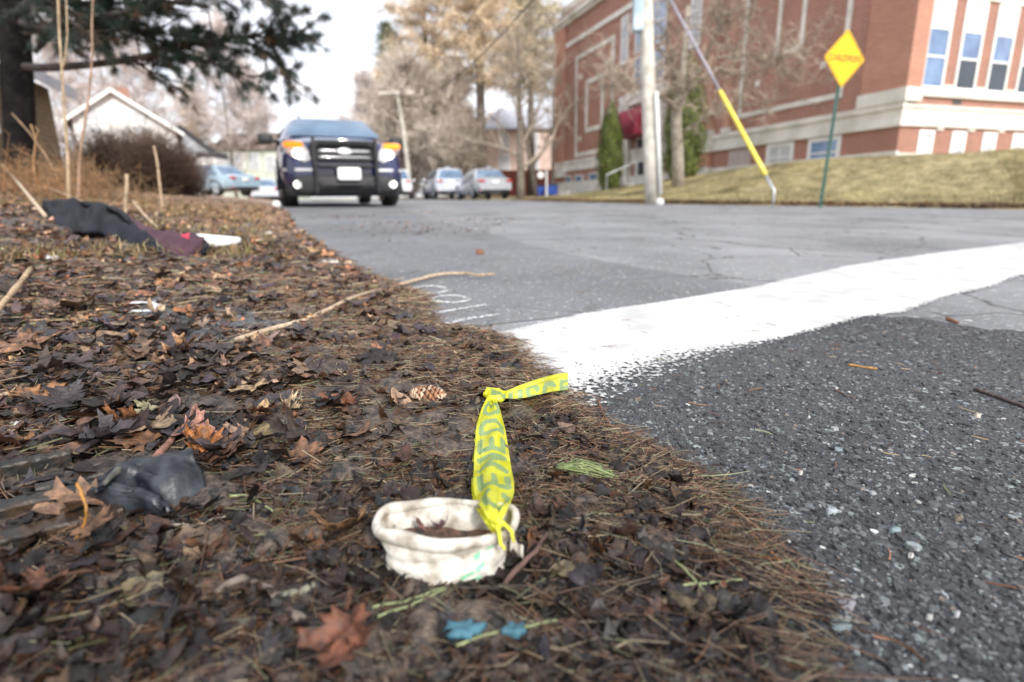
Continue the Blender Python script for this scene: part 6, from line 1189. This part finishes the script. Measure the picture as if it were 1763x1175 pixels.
# ------------------------------------------------------------------ vehicles
def sup(th, n): c, s = np.cos(th), np.sin(th); return np.sign(c)*np.abs(c)**(2/n), np.sign(s)*np.abs(s)**(2/n)
def wheel(parent, x, y, r, w_, rimm):
    side = 1 if x > 0 else -1; prof = [(-.5, .80), (-.5, .93), (-.42, 1.0), (.42, 1.0), (.5, .93), (.5, .62)]; n = 28; t = np.linspace(0, 2*math.pi, n, endpoint=False); wr = empty('wheel', (x, y, r)); wr.parent = parent
    g = np.stack([np.c_[side*w_*u+0*t, r*q*np.cos(t), r*q*np.sin(t)] for u, q in prof]); MB().grid(g, closed=True).build('tyre', M['rubber'], wr, smooth=True)
    rm = MB(); g = np.stack([np.c_[side*w_*u+0*t, r*q*np.cos(t), r*q*np.sin(t)] for u, q in [(.48, .64), (.40, .60), (.36, .2), (.44, .15), (.44, .01)]]); rm.grid(g, closed=True)
    g = np.stack([np.c_[side*w_*u+0*t, r*q*np.cos(t), r*q*np.sin(t)] for u, q in [(-.45, .8), (-.3, .3), (-.3, .01)]]); rm.grid(g, closed=True)
    for k in range(5):
        a = k*2*math.pi/5; c_, s_ = math.cos(a), math.sin(a); rm.tube([(side*w_*.45, r*.15*c_, r*.15*s_), (side*w_*.49, r*.6*c_, r*.6*s_)], [.035, .028], 6)
    rm.build('rim', rimm, wr, smooth=True)
def car_body(root, st_, gh, paint, wheels, wr=.36, ww=.24, rimm=None, hw_arch=None, nexp=4.5, glassm='car_glass'):
    """st_: (y, halfwidth, zbot, ztop); gh: (zbelt, y0, y1, hwbase, zroof, y0r, y1r, hwroof)"""
    n = 36; t = np.linspace(0, 2*math.pi, n, endpoint=False); cx_, sx = sup(t, nexp); b = MB(); rings = []
    ys_ = np.array([s[0] for s in st_]); yy_ = np.unique(np.r_[ys_, np.linspace(ys_[0], ys_[-1], 26)])
    for y in yy_:
        hw, zb, zt = [np.interp(y, ys_, [s[k] for s in st_]) for k in (1, 2, 3)]; zc, hh = (zb+zt)/2, (zt-zb)/2; tum = 1-.10*np.clip((sx-.1), 0, 1)**1.5
        rings.append(np.c_[hw*cx_*tum, 0*t+y, zc+hh*sx])
    g = np.array(rings); b.grid(g, closed=True); b.add(g[0], [tuple(range(n-1, -1, -1))]); b.add(g[-1], [tuple(range(n))]); b.build('body', paint, root, smooth=True)
    zb_, y0, y1, hw0, zr_, y0r, y1r, hwr = gh; n = 44; t = np.linspace(0, 2*math.pi, n, endpoint=False); c_, s_ = sup(t, 7); rings = []
    def sec(u): 
        k = u; return (hw0*(1-k)+hwr*k, y0*(1-k)+y0r*k, y1*(1-k)+y1r*k, zb_*(1-k)+zr_*k)
    for u in (-.12, 0, .25, .5, .75, .92): hw, a, c, z = sec(u); bow = .02*math.sin(max(u, 0)*math.pi); rings.append(np.c_[(hw+bow)*c_, (a+c)/2+(c-a)/2*s_, 0*t+z])
    for e, k in ((.975, .97), (1.0, .9), (1.018, .6), (1.022, .02)): hw, a, c, z = sec(min(e, 1)); rings.append(np.c_[hw*c_*k, (a+c)/2+(c-a)/2*s_*k, 0*t+zb_+(zr_-zb_)*e])
    MB().grid(np.array(rings), closed=True).build('cabin', paint, root, smooth=True)
    def panel(name, f, u0, u1, m_):
        G_ = np.array([[f(u, v_) for v_ in np.linspace(0, 1, 14)] for u in np.linspace(u0, u1, 8)]); return MB().grid(G_).build(name, m_, root, smooth=True)
    def fr(u, v_): hw, a, c, z = sec(u); x = (v_*2-1)*(hw-.10); return (x, a-.022-.03*(1-(v_*2-1)**2)+.02, z)
    def re(u, v_): hw, a, c, z = sec(u); x = (v_*2-1)*(hw-.12); return (x, c+.012, z)
    panel('windshield', fr, .06, .90, M[glassm]); panel('rear_window', re, .12, .86, M[glassm])
    for sgn in (-1, 1):
        for (f0_, f1_) in ((.13, .50), (.54, .90)):
            def sd(u, v_, sgn=sgn, f0_=f0_, f1_=f1_): hw, a, c, z = sec(u); f = f0_*(1-v_)+f1_*v_; return (sgn*(hw+.026), a+(c-a)*f, z)
            panel('side_window', sd, .10, .86, M[glassm])
    for y in wheels:
        for sgn in (-1, 1):
            hw = np.interp(y, ys_, [s[1] for s in st_]); wheel(root, sgn*(hw-ww/2-.02), y, wr, ww, rimm or M['galv'])
            ta = np.linspace(-.25, math.pi+.25, 24); am = MB(); g = np.array([[(sgn*(hw-.06), y+R2*math.cos(a), wr+R2*math.sin(a)), (sgn*(hw+.015), y+R2*math.cos(a), wr+R2*math.sin(a))][j] for a in ta for R2, j in ((wr+.02, 0), (wr+.02, 1), (wr+.085, 1))]).reshape(24, 3, 3); am.grid(g); am.build('wheel_arch', M['car_trim'], root)
def rbox(b, c, s, n=5, axis='y', k=20, rnd=5, **kw):     # rounded block: superellipse outline extruded along y with bevel
    t = np.linspace(0, 2*math.pi, k, endpoint=False); u, v_ = sup(t, rnd); g = []
    for f, d_ in ((.01, -.5), (.90, -.5), (1, -.38), (1, .5), (.01, .5)): g.append(np.c_[c[0]+s[0]/2*u*f, c[1]+s[1]*d_+0*t, c[2]+s[2]/2*v_*f])
    return b.grid(np.array(g), closed=True, **kw)

# police SUV
a_suv = R_(22.8); fz = G1(-2.64, 9.3); rz_ = G1(-3.86, 12.2); suv = empty('police_vehicle', (-2.64, 9.3, fz), 'dark blue police vehicle with lit headlights and black push bar, facing the camera', 'police car')
suv.rotation_euler = (math.atan2(rz_-fz, 3.1), 0, a_suv)
car_body(suv, [(0, .78, .30, .80), (.05, .86, .24, .98), (.18, .94, .20, 1.04), (.5, .985, .20, 1.10), (1.3, 1.0, .22, 1.20), (3.0, 1.0, .24, 1.18), (4.6, .97, .26, 1.16), (4.9, .90, .32, 1.10)], (1.17, 1.15, 4.85, .92, 1.57, 1.85, 4.6, .68), M['navy'], (.95, 3.85), .38, .25)
def part(name, b, m_, smooth=False, par=None): return b.build(name, m_, par or suv, smooth=smooth)
b = MB(); rbox(b, (0, .03, .36), (1.66, .14, .28), rnd=6); rbox(b, (0, .12, .27), (1.86, .2, .2), rnd=6); part('lower_bumper', b, M['car_trim'], True)
b = MB(); rbox(b, (0, -.0, .86), (1.06, .09, .30), rnd=6); part('grille', b, M['car_trim'], True)
for z in (.77, .87, .97): b = MB(); rbox(b, (0, -.05, z), (.80, .03, .045), rnd=4); part('grille_bar', b, M['lens_clear'] if z < .9 else M['car_trim'], True)
b = MB(); rbox(b, (0, -.075, .86), (.26, .02, .11), rnd=2, k=28); em = part('oval_emblem', b, M['chrome'], True); b = MB(); rbox(b, (0, -.088, .86), (.21, .008, .075), rnd=2, k=28); b.build('emblem_face', M['plate_white'], em, smooth=True)
b = MB(); rbox(b, (0, -.02, 1.03), (.20, .03, .045), rnd=4); part('hood_badge', b, M['chrome'], True)
for sgn in (-1, 1):
    hb = MB(); q = np.array([(.52, .74), (.60, .70), (.78, .78), (.89, .88), (.93, 1.0), (.84, 1.02), (.62, .99), (.54, .86)]); n = len(q); yfun = lambda x: -.035+.11*max(0, (x-.5)/.43)**2*1.6
    V = np.r_[[(sgn*x, yfun(x)-.02, z) for x, z in q], [(sgn*x, yfun(x)+.12, z) for x, z in q]]; hb.add(V, [tuple(range(n)), tuple(range(2*n-1, n-1, -1))]+[(i, n+i, n+(i+1) % n, (i+1) % n) for i in range(n)]); hl = part('headlight', hb, M['lens_clear'])
    b = MB(); rbox(b, (sgn*.70, -.045, .825), (.14, .03, .13), rnd=2, k=24); b.build('lamp', M['lamp_white'], hl, smooth=True)
    b = MB(); rbox(b, (sgn*.755, -.03, .955), (.28, .06, .085), rnd=3, k=20); b.build('turn_signal', M['lamp_amber'], hl, smooth=True)
    b = MB(); rbox(b, (sgn*.74, -.02, .36), (.13, .04, .12), rnd=2, k=24); part('fog_light', b, M['lamp_fog'], True)
    b = MB(); rbox(b, (sgn*.47, -.16, .64), (.055, .10, .86), rnd=5); part('push_bar_upright', b, M['car_trim'], True)
    b = MB(); b.tube([(sgn*.93, 1.42, 1.10), (sgn*1.02, 1.40, 1.12)], .03, 8); rbox(b, (sgn*1.13, 1.40, 1.14), (.24, .12, .17), rnd=4); part('mirror', b, M['car_trim'], True)
    G_ = np.array([[(sgn*x, -.012+.20*max(0, (x-.62)/.33)**2.6-.012, z) for z in (.565, .605)] for x in np.linspace(.51, .94, 12)]); MB().grid(G_).build('reflective_stripe', M['stripe'], suv)
    G_ = np.array([[(sgn*(1.004), y, z) for z in (.585, .625)] for y in np.linspace(.4, 4.6, 8)]); MB().grid(G_).build('reflective_stripe', M['stripe'], suv)
for z, h_ in ((.36, .05), (.64, .06), (.74, .05), (1.0, .045)): b = MB(); rbox(b, (0, -.165, z), (.90, .06, h_), rnd=4); part('push_bar_rail', b, M['car_trim'], True)
b = MB(); rbox(b, (.03, -.21, .52), (.36, .015, .19), rnd=9); pl = part('licence_plate', b, M['plate_white'], True); b = MB(); b.box((-.09, -.2215, .555), (.15, -.2185, .575)); b.box((-.07, -.2216, .47), (.13, -.2186, .53)); b.build('plate_print', mat('plate_print', (.45, .52, .66), (.55, .6, .72), 9, .5), pl)
b = MB(); rbox(b, (.0, .9, 1.095), (1.3, .7, .0), rnd=4) if False else None
b = MB(); b.tube([(-.50, 2.3, 1.56), (-.50, 2.3, 1.66)], [.03, .015], 8); part('antenna', b, M['car_trim'])

def parked(name, label, loc, rotz, paint, kind, group='cars parked farther along the street'):
    r = empty(name, loc, label, 'car', group, rot=(0, 0, rotz)); p_ = lambda n_, b_, m_: b_.build(n_, m_, r, smooth=True)
    if kind == 'sedan':
        car_body(r, [(0, .70, .30, .62), (.1, .82, .22, .72), (.5, .88, .2, .80), (1.4, .90, .2, .93), (3.3, .90, .2, .97), (4.2, .87, .22, 1.00), (4.55, .84, .25, .97), (4.7, .76, .34, .88)], (.92, 1.25, 4.15, .83, 1.42, 2.0, 3.35, .58), paint, (.9, 3.7), .32, .21); yb, zt = 4.7, .80
    else:
        car_body(r, [(0, .70, .34, .70), (.1, .85, .26, .82), (.5, .91, .24, .92), (1.2, .92, .24, 1.02), (3.6, .92, .24, 1.05), (4.25, .90, .28, 1.05), (4.4, .82, .36, .98)], (1.0, 1.0, 4.3, .86, 1.60, 1.75, 4.0, .62), paint, (.85, 3.55), .35, .22); yb, zt = 4.4, .92
    for sgn in (-1, 1):
        b = MB(); rbox(b, (sgn*.66, yb-.06, zt), (.30, .16, .13), rnd=3); p_('tail_light', b, M['lens_red']); b = MB(); rbox(b, (sgn*.64, .02, zt-.14), (.28, .14, .12), rnd=3); p_('headlight', b, M['lens_clear'])
        b = MB(); rbox(b, (sgn*1.0, 1.5, zt+.17), (.2, .1, .13), rnd=4); p_('mirror', b, paint); b = MB(); rbox(b, (sgn*.7, yb-.03, .38), (.16, .08, .05), rnd=3); p_('reflector', b, M['lens_red'])
    b = MB(); rbox(b, (0, yb+.01, zt-.06), (.36, .03, .15), rnd=8); p_('licence_plate', b, M['plate_white']); b = MB(); rbox(b, (0, yb-.06, .33), (1.4, .16, .18), rnd=5); p_('rear_bumper', b, M['car_trim']); b = MB(); rbox(b, (0, .03, .4), (1.2, .12, .2), rnd=5); p_('front_grille', b, M['car_trim'])
    b = MB(); b.tube([(-.25, yb-.9, (1.44 if kind == 'sedan' else 1.63)), (0, yb-.95, (1.47 if kind == 'sedan' else 1.68)), (.25, yb-.9, (1.44 if kind == 'sedan' else 1.63))], [.01, .04, .01], 6); p_('roof_fin', b, paint); return r
P_silver = mat('silver_paint', (.55, .58, .64), (.62, .65, .7), 3, .25, metal=.3, coat=1); P_grey = mat('grey_paint', (.36, .38, .42), (.44, .46, .50), 3, .3, metal=.4, coat=1); P_blue = mat('pale_blue_paint', (.25, .36, .44), (.32, .44, .52), 3, .3, coat=1); P_white = mat('white_paint', (.7, .7, .72), (.78, .78, .8), 3, .3, coat=1)
def rear_at(px, Y, rot, L_=4.6): x = P(px, 345, Y)[0]; hx, hy = math.sin(rot), -math.cos(rot); fx, fy = x+hx*L_, Y+hy*L_; return (fx, fy, G1(fx, fy)+.0)
parked('parked_sedan', 'grey four-door sedan seen from behind, the right one of the pair on the street', rear_at(853, 26.5, R_(199)), R_(199), P_grey, 'sedan')
parked('parked_hatchback', 'silver hatchback seen from behind, parked left of the grey sedan', rear_at(781, 31.0, R_(199)), R_(199), P_silver, 'hatch')
l = rear_at(425, 27, R_(245)); parked('parked_sedan', 'pale blue sedan behind the leaf bank, half hidden by the hedge', (l[0], l[1], T1(l[0], l[1])-.12), R_(245), P_blue, 'sedan')
l = rear_at(458, 33, R_(205)); parked('parked_hatchback', 'silver wagon just left of the police vehicle', (l[0], l[1], T1(l[0], l[1])-.25), R_(205), P_silver, 'sedan')
l = rear_at(684, 32, R_(190)); parked('parked_hatchback', 'white car mostly hidden behind the right side of the police vehicle', l, R_(190), P_white, 'hatch')
# blue bins near the school corner
for px, Y, lab in ((935, 36, 'left blue recycling bin on the grass beside the brick building'), (950, 35, 'right blue recycling bin on the grass beside the brick building')):
    x = P(px, 340, Y)[0]; r = empty('recycling_bin', (x, Y, gz(x, Y)), lab, 'bin', 'blue recycling bins'); b = MB(); b.prism([(-.3, .1), (.3, .1), (.36, .62), (-.36, .62)], -.3, .3, 'y'); b.build('bin_body', mat('bin_blue', (.02, .06, .35), (.03, .09, .45), 4, .5), r)
    b = MB(); b.prism([(-.39, .622), (.39, .622), (.34, .70), (-.34, .70)], -.33, .33, 'y'); b.build('bin_lid', M['navy'], r)
x = P(941, 320, 34)[0]; r = empty('street_post', (x, 34, gz(x, 34)), 'short white post with a small round white plate before the blue bins', 'post'); MB().tube([(0, 0, 0), (0, 0, 1.5)], .06, 8).build('post', M['white_trim'], r); b = MB(); rbox(b, (-.35, 0, 1.25), (.4, .05, .4), rnd=2); b.build('plate', M['white_trim'], r, smooth=True)
x = P(475, 343, 8.7)[0]; o = MB().grid(np.stack([np.c_[.06*math.sin(a)*np.cos(th), .06*math.sin(a)*np.sin(th), .06*math.cos(a)+0*th] for a in np.linspace(.02, 3.12, 10)]), closed=True).build('highlight_ball', M['white_trim'], None, smooth=True); o.location = (x, 8.7, T1(x, 8.7)+.05); tag(o, 'added white ball imitating a blurred highlight on the verge beside the police vehicle wheel', 'ball')  # ball added in place of a blurred bright highlight from the cars
